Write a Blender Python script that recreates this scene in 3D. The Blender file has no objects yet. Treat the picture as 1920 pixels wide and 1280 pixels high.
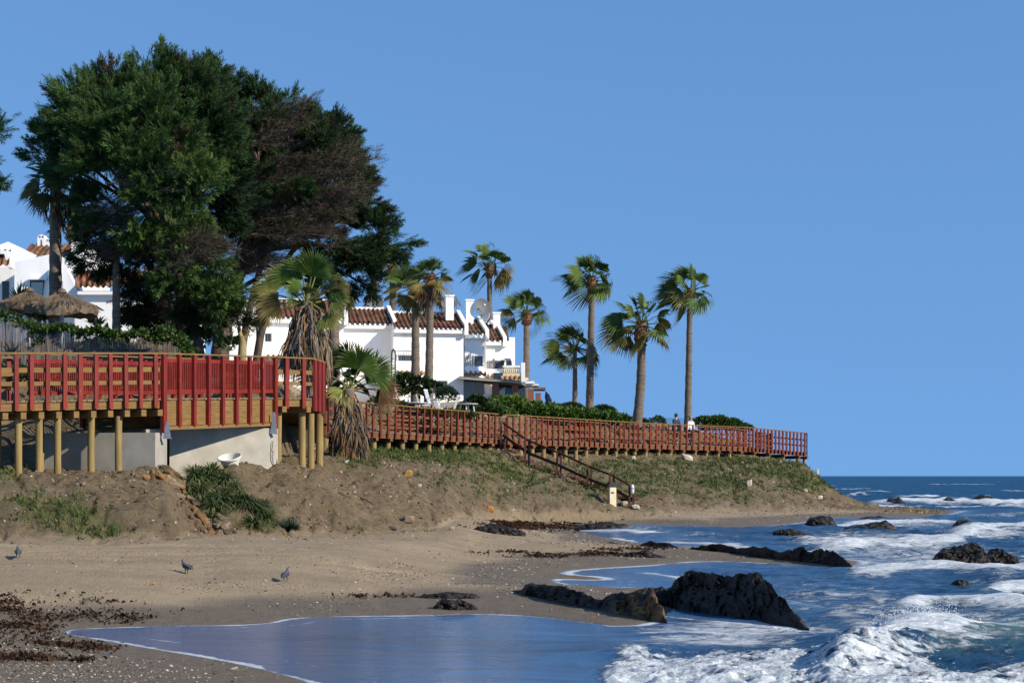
import bpy, math, random
import numpy as np
from mathutils import Vector, Matrix

# ------------------------------------------------------------------ camera, sky, sun, exposure
SC = bpy.context.scene
C = SC.collection
EYE = 2.0            # camera height above the water
F = 3500.0           # focal length in photo pixels
HOR = 891.0          # horizon line of the photo

cam_d = bpy.data.cameras.new('camera')
cam_d.sensor_width = 36.0
cam_d.lens = F / 1920 * 36.0
cam_d.shift_y = (HOR - 640.0) / 1920.0
cam_d.clip_start = 0.5
cam_d.clip_end = 60000
cam = bpy.data.objects.new('camera', cam_d)
cam.location = (0, 0, EYE)
cam.rotation_euler = (math.radians(90), 0, 0)
C.objects.link(cam)
SC.camera = cam

SUN_AZ, SUN_EL = math.radians(120), math.radians(28)     # clockwise from +Y
sd = Vector((math.sin(SUN_AZ) * math.cos(SUN_EL), math.cos(SUN_AZ) * math.cos(SUN_EL), math.sin(SUN_EL)))
W = bpy.data.worlds.new('World')
SC.world = W
W.use_nodes = True
wn = W.node_tree.nodes
sky = wn.new('ShaderNodeTexSky')
sky.sky_type = 'NISHITA'
sky.sun_disc = False
sky.sun_elevation = SUN_EL
sky.sun_rotation = SUN_AZ
sky.altitude = 0
sky.air_density = 1.0
sky.dust_density = 0.0
sky.ozone_density = 3.2
_tc = wn.new('ShaderNodeTexCoord')
_mp = wn.new('ShaderNodeMapping')          # a clear dry sky: the band of thick air at the horizon is left out
_mp.inputs['Location'].default_value = (0, 0, 0.42)
_mp.inputs['Scale'].default_value = (1, 1, 0.60)
W.node_tree.links.new(_tc.outputs['Generated'], _mp.inputs[0])
W.node_tree.links.new(_mp.outputs[0], sky.inputs[0])
_cl = wn.new('ShaderNodeMix')               # clear maritime blue
_cl.data_type = 'RGBA'; _cl.blend_type = 'MULTIPLY'
_cl.inputs[0].default_value = 1.0
_cl.inputs[7].default_value = (0.82, 1.02, 1.10, 1)
W.node_tree.links.new(sky.outputs[0], _cl.inputs[6])
W.node_tree.links.new(_cl.outputs[2], wn['Background'].inputs[0])
wn['Background'].inputs[1].default_value = 0.15
sl = bpy.data.lights.new('sun', 'SUN')
sl.energy = 4.4
sl.angle = math.radians(0.5)
sl.color = (1.0, 0.90, 0.76)
so = bpy.data.objects.new('sun', sl)
so.rotation_euler = sd.to_track_quat('Z', 'Y').to_euler()
so.location = (60, -60, 60)
C.objects.link(so)
SC.view_settings.view_transform = 'Standard'
SC.view_settings.look = 'None'
SC.view_settings.exposure = 0.55
SC.view_settings.gamma = 1.0
SC.cycles.max_bounces = 6
SC.cycles.diffuse_bounces = 3
SC.cycles.glossy_bounces = 3
SC.cycles.transmission_bounces = 3
SC.cycles.caustics_reflective = False
SC.cycles.caustics_refractive = False

# ------------------------------------------------------------------ helpers
rng = np.random.default_rng(7)
random.seed(7)

def h(py, Z):
    return EYE + (HOR - py) * Z / F

def P(px, py, Z):
    return np.array(((px - 960.0) * Z / F, Z, h(py, Z)))

def PX(px, Z):
    return (px - 960.0) * Z / F

def V3(*a):
    return np.array(a, float)

def unit(v):
    v = np.asarray(v, float)
    n = np.linalg.norm(v, axis=-1, keepdims=True)
    return v / np.maximum(n, 1e-9)

def sstep(a, b, x):
    t = np.clip((x - a) / (b - a), 0, 1)
    return t * t * (3 - 2 * t)

def _hash(ix, iy, iz, seed):
    n = (ix.astype(np.int64) * 374761393 + iy.astype(np.int64) * 668265263 + iz.astype(np.int64) * 2147483647 + seed * 144665) & 0xFFFFFFFF
    n = ((n ^ (n >> 13)) * 1274126177) & 0xFFFFFFFF
    n = (n ^ (n >> 16)) & 0xFFFFFFFF
    n = (n * 2246822519) & 0xFFFFFFFF
    n = n ^ (n >> 15)
    return n.astype(np.float64) / 2147483647.5 - 1.0

def vnoise(p, seed=0):
    p = np.asarray(p, float)
    i = np.floor(p).astype(np.int64)
    f = p - i
    u = f * f * f * (f * (f * 6 - 15) + 10)
    out = 0
    for dx in (0, 1):
        for dy in (0, 1):
            for dz in (0, 1):
                w = (u[:, 0] if dx else 1 - u[:, 0]) * (u[:, 1] if dy else 1 - u[:, 1]) * (u[:, 2] if dz else 1 - u[:, 2])
                out = out + w * _hash(i[:, 0] + dx, i[:, 1] + dy, i[:, 2] + dz, seed)
    return out

def fbm(p, octv=4, seed=0, gain=0.5):
    p = np.asarray(p, float)
    a, s, t = 1.0, 0, 0
    for k in range(octv):
        s = s + a * vnoise(p * (2.03 ** k) + 17.3 * k, seed + k)
        t += a
        a *= gain
    return s / t

def fb2(x, y, sc, octv=4, seed=0, z=0.0, gain=.5):
    x = np.asarray(x, float); y = np.asarray(y, float)
    return fbm(np.stack([x.ravel() / sc, y.ravel() / sc, np.full(x.size, z)], 1), octv, seed, gain).reshape(x.shape)

def wloc(o):
    v = np.zeros(3)
    while o is not None:
        v = v + np.array(o.location)
        o = o.parent
    return v

class MB:
    """Collects shapes and links them as one mesh object."""
    def __init__(self):
        self.v, self.f, self.c, self.n = [], [], [], 0
    def add(self, verts, faces, col=None):
        verts = np.asarray(verts, float).reshape(-1, 3)
        self.v.append(verts)
        if isinstance(faces, (list, tuple)) and len(faces) and not isinstance(faces, np.ndarray):
            byk = {}
            for f in faces:
                byk.setdefault(len(f), []).append(f)
            for k, fs in byk.items():
                self.f.append(np.asarray(fs, np.int64) + self.n)
        else:
            self.f.append(np.asarray(faces, np.int64) + self.n)
        if col is None:
            col = (1, 1, 1)
        col = np.asarray(col, float)
        if col.ndim == 1:
            col = np.broadcast_to(col, (len(verts), 3))
        self.c.append(col)
        self.n += len(verts)
    def box(self, c, s, rz=0.0, col=None):
        ca, sa = math.cos(rz), math.sin(rz)
        self.obox(c, V3(ca, sa, 0) * s[0] / 2, V3(-sa, ca, 0) * s[1] / 2, V3(0, 0, s[2] / 2), col)
    def obox(self, c, ax, ay, az, col=None):
        c = np.asarray(c, float)
        v = [c + sx * ax + sy * ay + sz * az for sz in (-1, 1) for sy in (-1, 1) for sx in (-1, 1)]
        f = np.array([[0, 2, 3, 1], [4, 5, 7, 6], [0, 1, 5, 4], [2, 6, 7, 3], [0, 4, 6, 2], [1, 3, 7, 5]])
        self.add(v, f, col)
    def beam(self, p0, p1, w, hh, up=(0, 0, 1), col=None, ext=0.0):
        p0, p1 = np.asarray(p0, float), np.asarray(p1, float)
        d = unit(p1 - p0)
        s = unit(np.cross(d, up))
        u = np.cross(s, d)
        L = np.linalg.norm(p1 - p0) / 2 + ext
        self.obox((p0 + p1) / 2, d * L, s * w / 2, u * hh / 2, col)
    def tube(self, pts, rad, n=8, cap=True, col=None):
        pts = np.asarray(pts, float)
        m = len(pts)
        rad = np.broadcast_to(np.asarray(rad, float), (m,))
        t = np.gradient(pts, axis=0)
        t = unit(t)
        ref = V3(0, 0, 1) if abs(t[0][2]) < .9 else V3(1, 0, 0)
        s = unit(np.cross(t[0], ref))
        a = np.linspace(0, 2 * np.pi, n, endpoint=False)
        vs = []
        for i in range(m):
            s = unit(s - t[i] * np.dot(s, t[i]))
            b = np.cross(t[i], s)
            vs.append(pts[i] + rad[i] * (np.cos(a)[:, None] * s + np.sin(a)[:, None] * b))
        v = np.concatenate(vs)
        i = np.arange(m - 1)[:, None] * n
        j = np.arange(n)[None, :]
        k = (j + 1) % n
        q = np.stack([i + j, i + k, i + n + k, i + n + j], -1).reshape(-1, 4)
        if col is not None and np.ndim(col) == 2:
            col = np.repeat(np.asarray(col), n, 0)
        self.add(v, q, col)
        if cap:
            base = self.n - len(v)
            self.f.append(np.array([[base + x for x in range(n)][::-1]]))
            self.f.append(np.array([[base + (m - 1) * n + x for x in range(n)]]))
    def lathe(self, prof, c=(0, 0, 0), n=20, ax=None, col=None):
        prof = np.asarray(prof, float)
        a = np.linspace(0, 2 * np.pi, n, endpoint=False)
        if ax is None:
            X, Y, Z = V3(1, 0, 0), V3(0, 1, 0), V3(0, 0, 1)
        else:
            Z = unit(ax)
            X = unit(np.cross(Z, V3(0, 0, 1) if abs(Z[2]) < .9 else V3(1, 0, 0)))
            Y = np.cross(Z, X)
        v = np.concatenate([np.asarray(c) + Z * z + r * (np.cos(a)[:, None] * X + np.sin(a)[:, None] * Y) for r, z in prof])
        m = len(prof)
        i = np.arange(m - 1)[:, None] * n
        j = np.arange(n)[None, :]
        k = (j + 1) % n
        self.add(v, np.stack([i + j, i + k, i + n + k, i + n + j], -1).reshape(-1, 4), col)
    def prism(self, poly, vec, col=None):
        """poly: list of 3D points (a planar outline); vec: thickness vector."""
        poly = np.asarray(poly, float)
        n = len(poly)
        v = np.concatenate([poly, poly + np.asarray(vec, float)])
        f = [list(range(n))[::-1], [n + i for i in range(n)]]
        f += [[i, (i + 1) % n, n + (i + 1) % n, n + i] for i in range(n)]
        self.add(v, f, col)
    def build(self, name, mat, parent=None, smooth=False, loc=None):
        v = np.concatenate(self.v)
        me = bpy.data.meshes.new(name)
        o = bpy.data.objects.new(name, me)
        C.objects.link(o)
        if parent is not None:
            v = v - wloc(parent)
            o.parent = parent
        elif loc is not None:
            v = v - np.asarray(loc, float)
            o.location = loc
        me.vertices.add(len(v))
        me.vertices.foreach_set('co', v.astype(np.float32).ravel())
        tot = sum(f.size for f in self.f)
        nf = sum(len(f) for f in self.f)
        me.loops.add(tot)
        me.polygons.add(nf)
        me.loops.foreach_set('vertex_index', np.concatenate([f.ravel() for f in self.f]).astype(np.int32))
        ls, at = [], 0
        for f in self.f:
            ls.append(at + np.arange(len(f)) * f.shape[1])
            at += f.size
        me.polygons.foreach_set('loop_start', np.concatenate(ls).astype(np.int32))
        me.update(calc_edges=True)
        me.validate()
        col = np.concatenate(self.c)
        if not np.all(col == 1.0):
            a = me.attributes.new('Col', 'FLOAT_COLOR', 'POINT')
            a.data.foreach_set('color', np.concatenate([col, np.ones((len(col), 1))], 1).astype(np.float32).ravel())
        me.polygons.foreach_set('use_smooth', np.full(nf, bool(smooth)))
        me.materials.append(mat)
        return o

def tag(o, label=None, cat=None, group=None, kind=None):
    if label: o['label'] = label
    if cat: o['category'] = cat
    if group: o['group'] = group
    if kind: o['kind'] = kind
    return o

def thing(name, label, cat, loc=(0, 0, 0), group=None, rz=0.0):
    o = bpy.data.objects.new(name, None)
    o.empty_display_size = 0.2
    C.objects.link(o)
    o.location = tuple(float(a) for a in loc)
    o.rotation_euler = (0, 0, rz)
    return tag(o, label, cat, group)

def dup(root, loc, rz, label=None, group=None, scale=1.0):
    r = root.copy()
    C.objects.link(r)
    r.location = tuple(float(a) for a in loc)
    r.rotation_euler = (0, 0, rz)
    r.scale = (scale,) * 3
    if label: r['label'] = label
    if group: r['group'] = group
    for ch in list(root.children):
        c = ch.copy(); C.objects.link(c); c.parent = r
        for g in list(ch.children):
            d = g.copy(); C.objects.link(d); d.parent = c
    return r

# ------------------------------------------------------------------ materials
def nd(nt, typ, **kw):
    n = nt.nodes.new(typ)
    for k, v in kw.items():
        setattr(n, k, v)
    return n

def ramp(nt, fac, stops):
    r = nd(nt, 'ShaderNodeValToRGB')
    e = r.color_ramp.elements
    while len(e) < len(stops):
        e.new(0.5)
    for k, (p, c) in enumerate(stops):
        e[k].position = p
        e[k].color = (c, c, c, 1) if np.isscalar(c) else (*c, 1)
    nt.links.new(fac, r.inputs[0])
    return r.outputs[0]

def mixc(nt, fac, a, b, blend='MIX'):
    m = nd(nt, 'ShaderNodeMix', data_type='RGBA', blend_type=blend)
    for s, v in ((0, fac), (6, a), (7, b)):
        if hasattr(v, 'is_linked'):
            nt.links.new(v, m.inputs[s])
        elif s == 0:
            m.inputs[0].default_value = v
        else:
            m.inputs[s].default_value = (*v, 1)
    return m.outputs[2]

def mathn(nt, op, a, b=None, clamp=False):
    m = nd(nt, 'ShaderNodeMath', operation=op, use_clamp=clamp)
    for s, v in ((0, a), (1, b)):
        if v is None: continue
        if hasattr(v, 'is_linked'):
            nt.links.new(v, m.inputs[s])
        else:
            m.inputs[s].default_value = v
    return m.outputs[0]

def coords(nt, scale=(1, 1, 1), kind='pos'):
    if kind == 'pos':
        src = nd(nt, 'ShaderNodeNewGeometry').outputs['Position']
    else:
        src = nd(nt, 'ShaderNodeTexCoord').outputs['Object']
    mp = nd(nt, 'ShaderNodeMapping')
    mp.inputs['Scale'].default_value = scale
    nt.links.new(src, mp.inputs[0])
    return mp.outputs[0]

def noise(nt, vec, scale, detail=5, rough=.55, dist=0):
    n = nd(nt, 'ShaderNodeTexNoise')
    n.inputs['Scale'].default_value = scale
    n.inputs['Detail'].default_value = detail
    n.inputs['Roughness'].default_value = rough
    n.inputs['Distortion'].default_value = dist
    nt.links.new(vec, n.inputs['Vector'])
    return n.outputs[0]

def attr(nt, name, out=2):
    a = nd(nt, 'ShaderNodeAttribute', attribute_name=name)
    return a.outputs[0] if out == 0 else a.outputs[2]

def bump(nt, hgt, strength, dist, bsdf, normal=None):
    b = nd(nt, 'ShaderNodeBump')
    b.inputs['Strength'].default_value = strength
    b.inputs['Distance'].default_value = dist
    nt.links.new(hgt, b.inputs['Height'])
    if normal is not None:
        nt.links.new(normal, b.inputs['Normal'])
    if bsdf is not None:
        nt.links.new(b.outputs[0], bsdf.inputs['Normal'])
    return b.outputs[0]

def newmat(name):
    m = bpy.data.materials.new(name)
    m.use_nodes = True
    nt = m.node_tree
    return m, nt, nt.nodes['Principled BSDF']

def mat(name, c1, c2=None, scale=4.0, stretch=(1, 1, 1), rough=.75, spec=.3, bmp=0.0, bscale=None, bdist=.02, lo=.35, hi=.65,
        metal=0.0, usecol=False, kind='pos', speck=None, transl=0.0):
    m, nt, b = newmat(name)
    b.inputs['Roughness'].default_value = rough
    b.inputs['Specular IOR Level'].default_value = spec
    b.inputs['Metallic'].default_value = metal
    vec = coords(nt, stretch, kind)
    n = noise(nt, vec, scale, 6, .6)
    col = mixc(nt, ramp(nt, n, [(lo, 0.0), (hi, 1.0)]), c1, c2 or c1)
    if usecol:
        col = mixc(nt, 1.0, col, attr(nt, 'Col', 0), 'MULTIPLY')
    if speck:
        sc, (sr, sg, sb), amt = speck
        n2 = noise(nt, vec, sc, 3, .6)
        col = mixc(nt, ramp(nt, n2, [(1 - amt - .06, 0.0), (1 - amt, 1.0)]), col, (sr, sg, sb))
    nt.links.new(col, b.inputs['Base Color'])
    if bmp:
        n3 = noise(nt, vec, bscale or scale * 4, 5, .6)
        bump(nt, n3, bmp, bdist, b)
    if transl:
        t = nd(nt, 'ShaderNodeBsdfTranslucent')
        nt.links.new(col, t.inputs[0])
        ms = nd(nt, 'ShaderNodeMixShader')
        ms.inputs[0].default_value = transl
        nt.links.new(b.outputs[0], ms.inputs[1])
        nt.links.new(t.outputs[0], ms.inputs[2])
        nt.links.new(ms.outputs[0], nt.nodes['Material Output'].inputs[0])
    return m

M = {}
M['white_wall'] = mat('white_wall', (.80, .79, .76), (.60, .58, .54), 1.5, stretch=(1, 1, .16), lo=.52, hi=.85, rough=.9, spec=.1, bmp=.15, bscale=30)
M['grey_trim'] = mat('grey_trim', (.16, .15, .14), (.10, .10, .10), 3, rough=.8)
M['tile'] = mat('tile', (.9, .9, .9), (.55, .55, .55), 6, rough=.9, spec=.1, usecol=True, bmp=.3, bscale=30)
M['brick'] = mat('brick', (.26, .11, .065), (.17, .07, .05), 12, stretch=(1, 1, 3), rough=.9, bmp=.3)
M['glass_dark'] = mat('glass_dark', (.02, .03, .035), (.03, .04, .05), 2, rough=.08, spec=.6)
M['red_paint'] = mat('red_paint', (.205, .019, .010), (.125, .013, .008), 5, stretch=(1, 1, .25), rough=.6, spec=.25, bmp=.2, bscale=40, speck=(9, (.25, .055, .04), .30))
M['far_ochre'] = mat('far_ochre', (.170, .082, .038), (.120, .056, .028), 3.5, stretch=(.35, 1, 6), rough=.85, spec=.1)
M['far_red_paint'] = mat('far_red_paint', (.155, .024, .012), (.115, .018, .010), 5, stretch=(1, 1, .25), rough=.65, spec=.2, bmp=.1, bscale=40)
M['ochre_wood'] = mat('ochre_wood', (.235, .140, .048), (.14, .082, .030), 3.5, stretch=(.35, 1, 6), rough=.8, spec=.15, bmp=.25, bscale=24, lo=.3, hi=.7)
M['pile_wood'] = mat('pile_wood', (.30, .215, .085), (.19, .135, .055), 5, stretch=(1, 1, .18), rough=.85, spec=.1, bmp=.35, bscale=22)
M['deck_wood'] = mat('deck_wood', (.20, .15, .085), (.12, .09, .055), 5, stretch=(.3, 3, 1), rough=.85)
M['dark_brown_wood'] = mat('dark_brown_wood', (.085, .036, .025), (.055, .024, .018), 5, stretch=(1, 1, .3), rough=.7, spec=.2)
M['concrete'] = mat('concrete', (.36, .335, .285), (.27, .25, .205), 1.6, rough=.9, spec=.1, bmp=.2, bscale=30, speck=(9, (.25, .23, .19), .28))
M['steel'] = mat('steel', (.34, .35, .36), (.25, .26, .27), 8, rough=.4, metal=.6)
M['plastic_white'] = mat('plastic_white', (.58, .60, .60), (.50, .52, .52), 3, rough=.45, spec=.4)
M['dish'] = mat('dish', (.12, .125, .13), (.10, .105, .11), 2, rough=.6)
M['green_metal'] = mat('green_metal', (.02, .05, .035), (.015, .035, .03), 6, rough=.5)
M['thatch'] = mat('thatch', (.20, .15, .098), (.10, .074, .05), 9, stretch=(2, 2, .4), rough=.95, spec=.05, bmp=.6, bscale=50, bdist=.05)
M['cane'] = mat('cane', (.9, .9, .9), (.6, .6, .6), 6, stretch=(6, 6, .5), rough=.9, spec=.1, usecol=True, bmp=.2)
M['bark'] = mat('bark', (.12, .095, .075), (.06, .047, .04), 5, stretch=(1.5, 1.5, .4), rough=.95, spec=.05, bmp=.8, bscale=14, bdist=.06)
M['palm_bark'] = mat('palm_bark', (.185, .150, .118), (.110, .088, .07), 2.2, stretch=(.7, .7, 5), rough=.95, spec=.05, bmp=.6, bscale=7, bdist=.05)
M['palm_boots'] = mat('palm_boots', (.20, .105, .055), (.09, .05, .03), 7, stretch=(1, 1, .7), rough=.95, spec=.05, bmp=.8, bscale=14, bdist=.08)
M['leaf'] = mat('leaf', (1, 1, 1), (.62, .66, .6), 3, rough=.62, spec=.22, usecol=True, transl=.22)
M['needle'] = mat('needle', (1, 1, 1), (.55, .55, .5), 1.3, rough=.8, spec=.12, usecol=True, transl=.12)
M['dead_leaf'] = mat('dead_leaf', (1, 1, 1), (.6, .58, .55), 6, rough=.9, spec=.06, usecol=True, transl=.1)
M['rock'] = None
M['stone'] = mat('stone', (1, 1, 1), (.6, .58, .55), 14, rough=.9, spec=.12, usecol=True, bmp=.6, bscale=28, kind='obj')
M['skin'] = mat('skin', (.42, .25, .17), (.38, .22, .15), 4, rough=.6)
M['dark_cloth'] = mat('dark_cloth', (.045, .05, .075), (.03, .035, .05), 8, rough=.9)
M['white_cloth'] = mat('white_cloth', (.74, .74, .75), (.66, .66, .68), 8, rough=.9)
M['grey_cloth'] = mat('grey_cloth', (.20, .17, .14), (.15, .13, .11), 8, rough=.9)
M['hair'] = mat('hair', (.03, .022, .018), (.05, .04, .03), 20, rough=.7)
M['feather'] = mat('feather', (1, 1, 1), (.7, .7, .72), 18, rough=.7, usecol=True, kind='obj')
M['cream'] = mat('cream', (.66, .58, .40), (.58, .50, .33), 5, rough=.85)
M['dark_paint'] = mat('dark_paint', (.02, .02, .022), (.03, .03, .03), 5, rough=.6)
M['navy_cloth'] = mat('navy_cloth', (.02, .03, .07), (.03, .04, .08), 8, rough=.9)
# ------------------------------------------------------------------ ground: feature lines across the beach, interpolated
def prof(px):
    return None
_cols = {
 -420: [(8,-.1),(17,.12),(25,.22),(31,.56),(38,.76),(39.5,1.36),(42,1.98),(48,2.3),(51,4.6),(64,5.4),(175,8)],
 0:    [(8,-.1),(17,.12),(25,.20),(30,h(1060,30)),(38,h(1012,38)),(39.6,h(952,39.6)),(42.5,h(894,42.5)),(48,2.35),(51.5,4.7),(64,5.4),(175,8)],
 220:  [(8,-.1),(17,.05),(25,.08),(30.5,h(1055,30.5)),(38.5,h(1012,38.5)),(40.3,h(950,40.3)),(44.3,h(892,44.3)),(49.5,2.3),(53,4.8),(65,5.5),(175,8)],
 312:  [(8,-.1),(17,.0),(25,.05),(31,h(1050,31)),(39.3,h(1008,39.3)),(41.2,h(945,41.2)),(45.5,h(884,45.5)),(51,2.3),(55,4.7),(66,5.5),(175,8)],
 352:  [(8,-.1),(17,.0),(25,.05),(31.5,h(1048,31.5)),(42,h(1003,42)),(44.5,h(965,44.5)),(48,h(905,48)),(54,h(890,54)),(58,4.6),(67,5.5),(175,8)],
 400:  [(8,-.1),(17,.0),(25,.05),(32,h(1045,32)),(43.2,h(1001,43.2)),(45.6,h(955,45.6)),(49,h(893,49)),(54,h(880,54)),(59,4.6),(67,5.5),(175,8)],
 445:  [(8,-.1),(17,.0),(25,.05),(32,h(1043,32)),(44.3,h(1000,44.3)),(46.4,h(930,46.4)),(49.5,h(870,49.5)),(54.5,2.4),(59,4.8),(68,5.6),(175,8)],
 530:  [(8,-.1),(17,.0),(25,.05),(32.5,h(1040,32.5)),(45.5,h(1003,45.5)),(48,h(930,48)),(52.5,h(865,52.5)),(57,2.5),(61,4.8),(72,5.6),(175,8)],
 600:  [(8,-.1),(17,-.05),(26,.03),(33,h(1038,33)),(46.5,h(1004,46.5)),(49.5,h(925,49.5)),(55,h(856,55)),(69,2.9),(73,4.6),(81,5.4),(175,8)],
 660:  [(8,-.1),(17,-.1),(26,.03),(34,h(1035,34)),(48,h(1003,48)),(51.5,h(930,51.5)),(60,h(860,60)),(74,3.0),(78,4.6),(86,5.4),(175,8.2)],
 720:  [(8,-.2),(17,-.15),(27,.03),(36,h(1030,36)),(49.5,h(1000,49.5)),(53,h(930,53)),(60.5,h(870,60.5)),(78.5,3.08),(82.5,4.7),(90,5.5),(175,8.2)],
 780:  [(8,-.2),(17,-.15),(27,.03),(38,h(1025,38)),(51.5,h(993,51.5)),(54,h(950,54)),(58.5,h(915,58.5)),(81.5,3.2),(85,4.9),(93,5.6),(175,8.4)],
 825:  [(8,-.2),(17,-.15),(27,.03),(42,h(1015,42)),(53,h(990,53)),(55,h(968,55)),(58,h(950,58)),(83.5,3.2),(87,4.8),(95,5.7),(175,8.4)],
 862:  [(8,-.2),(17,-.15),(28,.03),(46,h(1005,46)),(62,h(968,62)),(68,h(930,68)),(81.5,h(842,81.5)),(86,3.2),(89,4.75),(98,5.9),(175,8.4)],
 930:  [(8,-.2),(17,-.15),(30,.03),(52,h(1000,52)),(70,h(962,70)),(76,h(905,76)),(84.5,h(840,84.5)),(89,3.2),(92,4.6),(102,6.1),(175,8.4)],
 1000: [(8,-.2),(17,-.2),(32,.03),(56,h(995,56)),(73,h(962,73)),(80.5,h(902,80.5)),(90.5,h(845,90.5)),(95,3.2),(98,4.7),(107,6.1),(175,8.2)],
 1100: [(8,-.2),(17,-.2),(34,.03),(64,.12),(76,h(965,76)),(84,h(906,84)),(95.5,h(850,95.5)),(99.5,3.2),(102,4.7),(111,5.9),(175,7)],
 1200: [(8,-.3),(17,-.3),(36,.03),(69,.06),(80,h(960,80)),(88,h(906,88)),(98.5,h(852,98.5)),(103,3.15),(105.5,4.65),(114,5.4),(175,5)],
 1300: [(8,-.3),(17,-.3),(38,.03),(73,.05),(84,h(958,84)),(92,h(904,92)),(102.5,h(853,102.5)),(107,3.1),(109.5,4.5),(117,5.0),(175,3)],
 1400: [(8,-.4),(17,-.4),(40,-.05),(77,.05),(88,h(957,88)),(95.5,h(900,95.5)),(105.5,h(853,105.5)),(110,3.0),(112.5,4.2),(119,3.6),(175,0)],
 1450: [(8,-.4),(17,-.4),(42,-.1),(79,.05),(90,h(957,90)),(97,h(903,97)),(107,h(857,107)),(111.5,2.85),(113.5,2.9),(121,2.2),(175,-1)],
 1505: [(8,-.4),(17,-.4),(44,-.1),(82,.04),(92,h(956,92)),(98.5,h(914,98.5)),(107.5,h(868,107.5)),(111.5,2.4),(114,2.1),(123,.8),(175,-1)],
 1560: [(8,-.4),(17,-.4),(46,-.15),(86,.03),(94,h(953,94)),(99.5,h(937,99.5)),(107.5,h(917,107.5)),(111,1.0),(114,.7),(123,-.2),(175,-1)],
 1605: [(8,-.4),(17,-.4),(48,-.2),(88,.02),(95,h(954,95)),(100,h(947,100)),(106,h(941,106)),(110,.4),(113,.2),(122,-.3),(175,-1)],
 1660: [(8,-.4),(17,-.4),(50,-.2),(90,.02),(96,.12),(100,.17),(105,.18),(108,.12),(112,.0),(120,-.4),(175,-1)],
 1760: [(8,-.4),(17,-.4),(52,-.3),(91,-.02),(95,.05),(98,.07),(101,.06),(104,.0),(108,-.1),(118,-.5),(175,-1)],
 1830: [(8,-.5),(17,-.5),(52,-.4),(91,-.2),(95,-.2),(98,-.2),(101,-.2),(104,-.2),(108,-.3),(118,-.6),(175,-1)],
 2400: [(8,-.8),(17,-.8),(52,-.8),(91,-.8),(95,-.8),(98,-.8),(101,-.8),(104,-.8),(108,-.8),(118,-.9),(175,-1)],
}
_cp = np.array(sorted(_cols))
_cf = np.array([_cols[k] for k in _cp], float)           # (columns, 11, 2)

# shoreline, as points on the water plane
_sh_px = [(640,1310),(580,1278),(440,1243),(290,1218),(180,1199),(125,1190),(112,1184),(135,1178),(300,1172),(430,1171),(505,1167),(530,1158),(640,1154),
          (800,1152),(900,1149),(1000,1153),(1100,1166),(1180,1176),(1260,1150),(1262,1112),(1230,1104),(1140,1101),(1060,1097),(1028,1090),(1030,1083),
          (1130,1087),(1118,1082),(1042,1077),(1050,1070),(1120,1064),(1230,1058),(1300,1050),(1420,1053),(1560,1064),(1612,1058),(1600,1050),(1540,1046),(1440,1036),(1300,1026),(1190,1018),
          (1110,1003),(1070,992),(1100,985),(1190,981),(1300,985),(1430,987),(1520,976),(1560,970),(1700,971),(1770,964),(1792,958)]
_sh = [((px - 960) / F * (EYE * F / (py - HOR)), EYE * F / (py - HOR)) for px, py in _sh_px]
_sh += [(PX(1790, 106), 106), (PX(1720, 110), 110), (PX(1650, 113), 113), (PX(1590, 119), 119), (PX(1540, 128), 128), (PX(1450, 145), 145), (PX(1330, 185), 185),
        (PX(1250, 4000), 4000), (20000, 9000), (20000, 5), (PX(700, 5), 5)]
_sh = np.array(_sh)
_n0 = len(_sh_px)
def _chaikin(p, k):
    for _ in range(k):
        a, b = p[:-1], p[1:]
        p = np.concatenate([p[:1], np.stack([a * .75 + b * .25, a * .25 + b * .75], 1).reshape(-1, 2), p[-1:]])
    return p
_sh = np.concatenate([_chaikin(_sh[:_n0 + 6], 2), _sh[_n0 + 6:]])

def shore_sd(x, y):
    """Distance to the shoreline, positive in the water."""
    x = np.asarray(x, float).ravel(); y = np.asarray(y, float).ravel()
    d2 = np.full(x.shape, 1e18)
    ins = np.zeros(x.shape, bool)
    n = len(_sh)
    for i in range(n):
        ax, ay = _sh[i]; bx, by = _sh[(i + 1) % n]
        ex, ey = bx - ax, by - ay
        t = np.clip(((x - ax) * ex + (y - ay) * ey) / (ex * ex + ey * ey + 1e-12), 0, 1)
        d2 = np.minimum(d2, (x - ax - t * ex) ** 2 + (y - ay - t * ey) ** 2)
        c = (ay > y) != (by > y)
        with np.errstate(divide='ignore', invalid='ignore'):
            xi = ex * (y - ay) / (ey if ey != 0 else 1e-12) + ax
        ins ^= c & (x < xi)
    d = np.sqrt(d2)
    return np.where(ins, d, -d)

def raw_ground(px, Z):
    """px, Z arrays of the same length -> height, feature index."""
    ks = np.interp(px, _cp, np.arange(len(_cp)))
    k0 = np.clip(np.floor(ks).astype(int), 0, len(_cp) - 2)
    w = (ks - k0)[:, None]
    w = w * w * (3 - 2 * w) * .5 + w * .5
    fz = _cf[k0, :, 0] * (1 - w) + _cf[k0 + 1, :, 0] * w
    fh = _cf[k0, :, 1] * (1 - w) + _cf[k0 + 1, :, 1] * w
    z = np.zeros(len(px)); ti = np.zeros(len(px))
    Zc = np.clip(Z, fz[:, 0], fz[:, -1])
    for j in range(fz.shape[1] - 1):
        m = (Zc >= fz[:, j]) & (Zc <= fz[:, j + 1])
        t = (Zc - fz[:, j]) / (fz[:, j + 1] - fz[:, j])
        z = np.where(m, fh[:, j] + t * (fh[:, j + 1] - fh[:, j]), z)
        ti = np.where(m, j + t, ti)
    return z, ti

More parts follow.
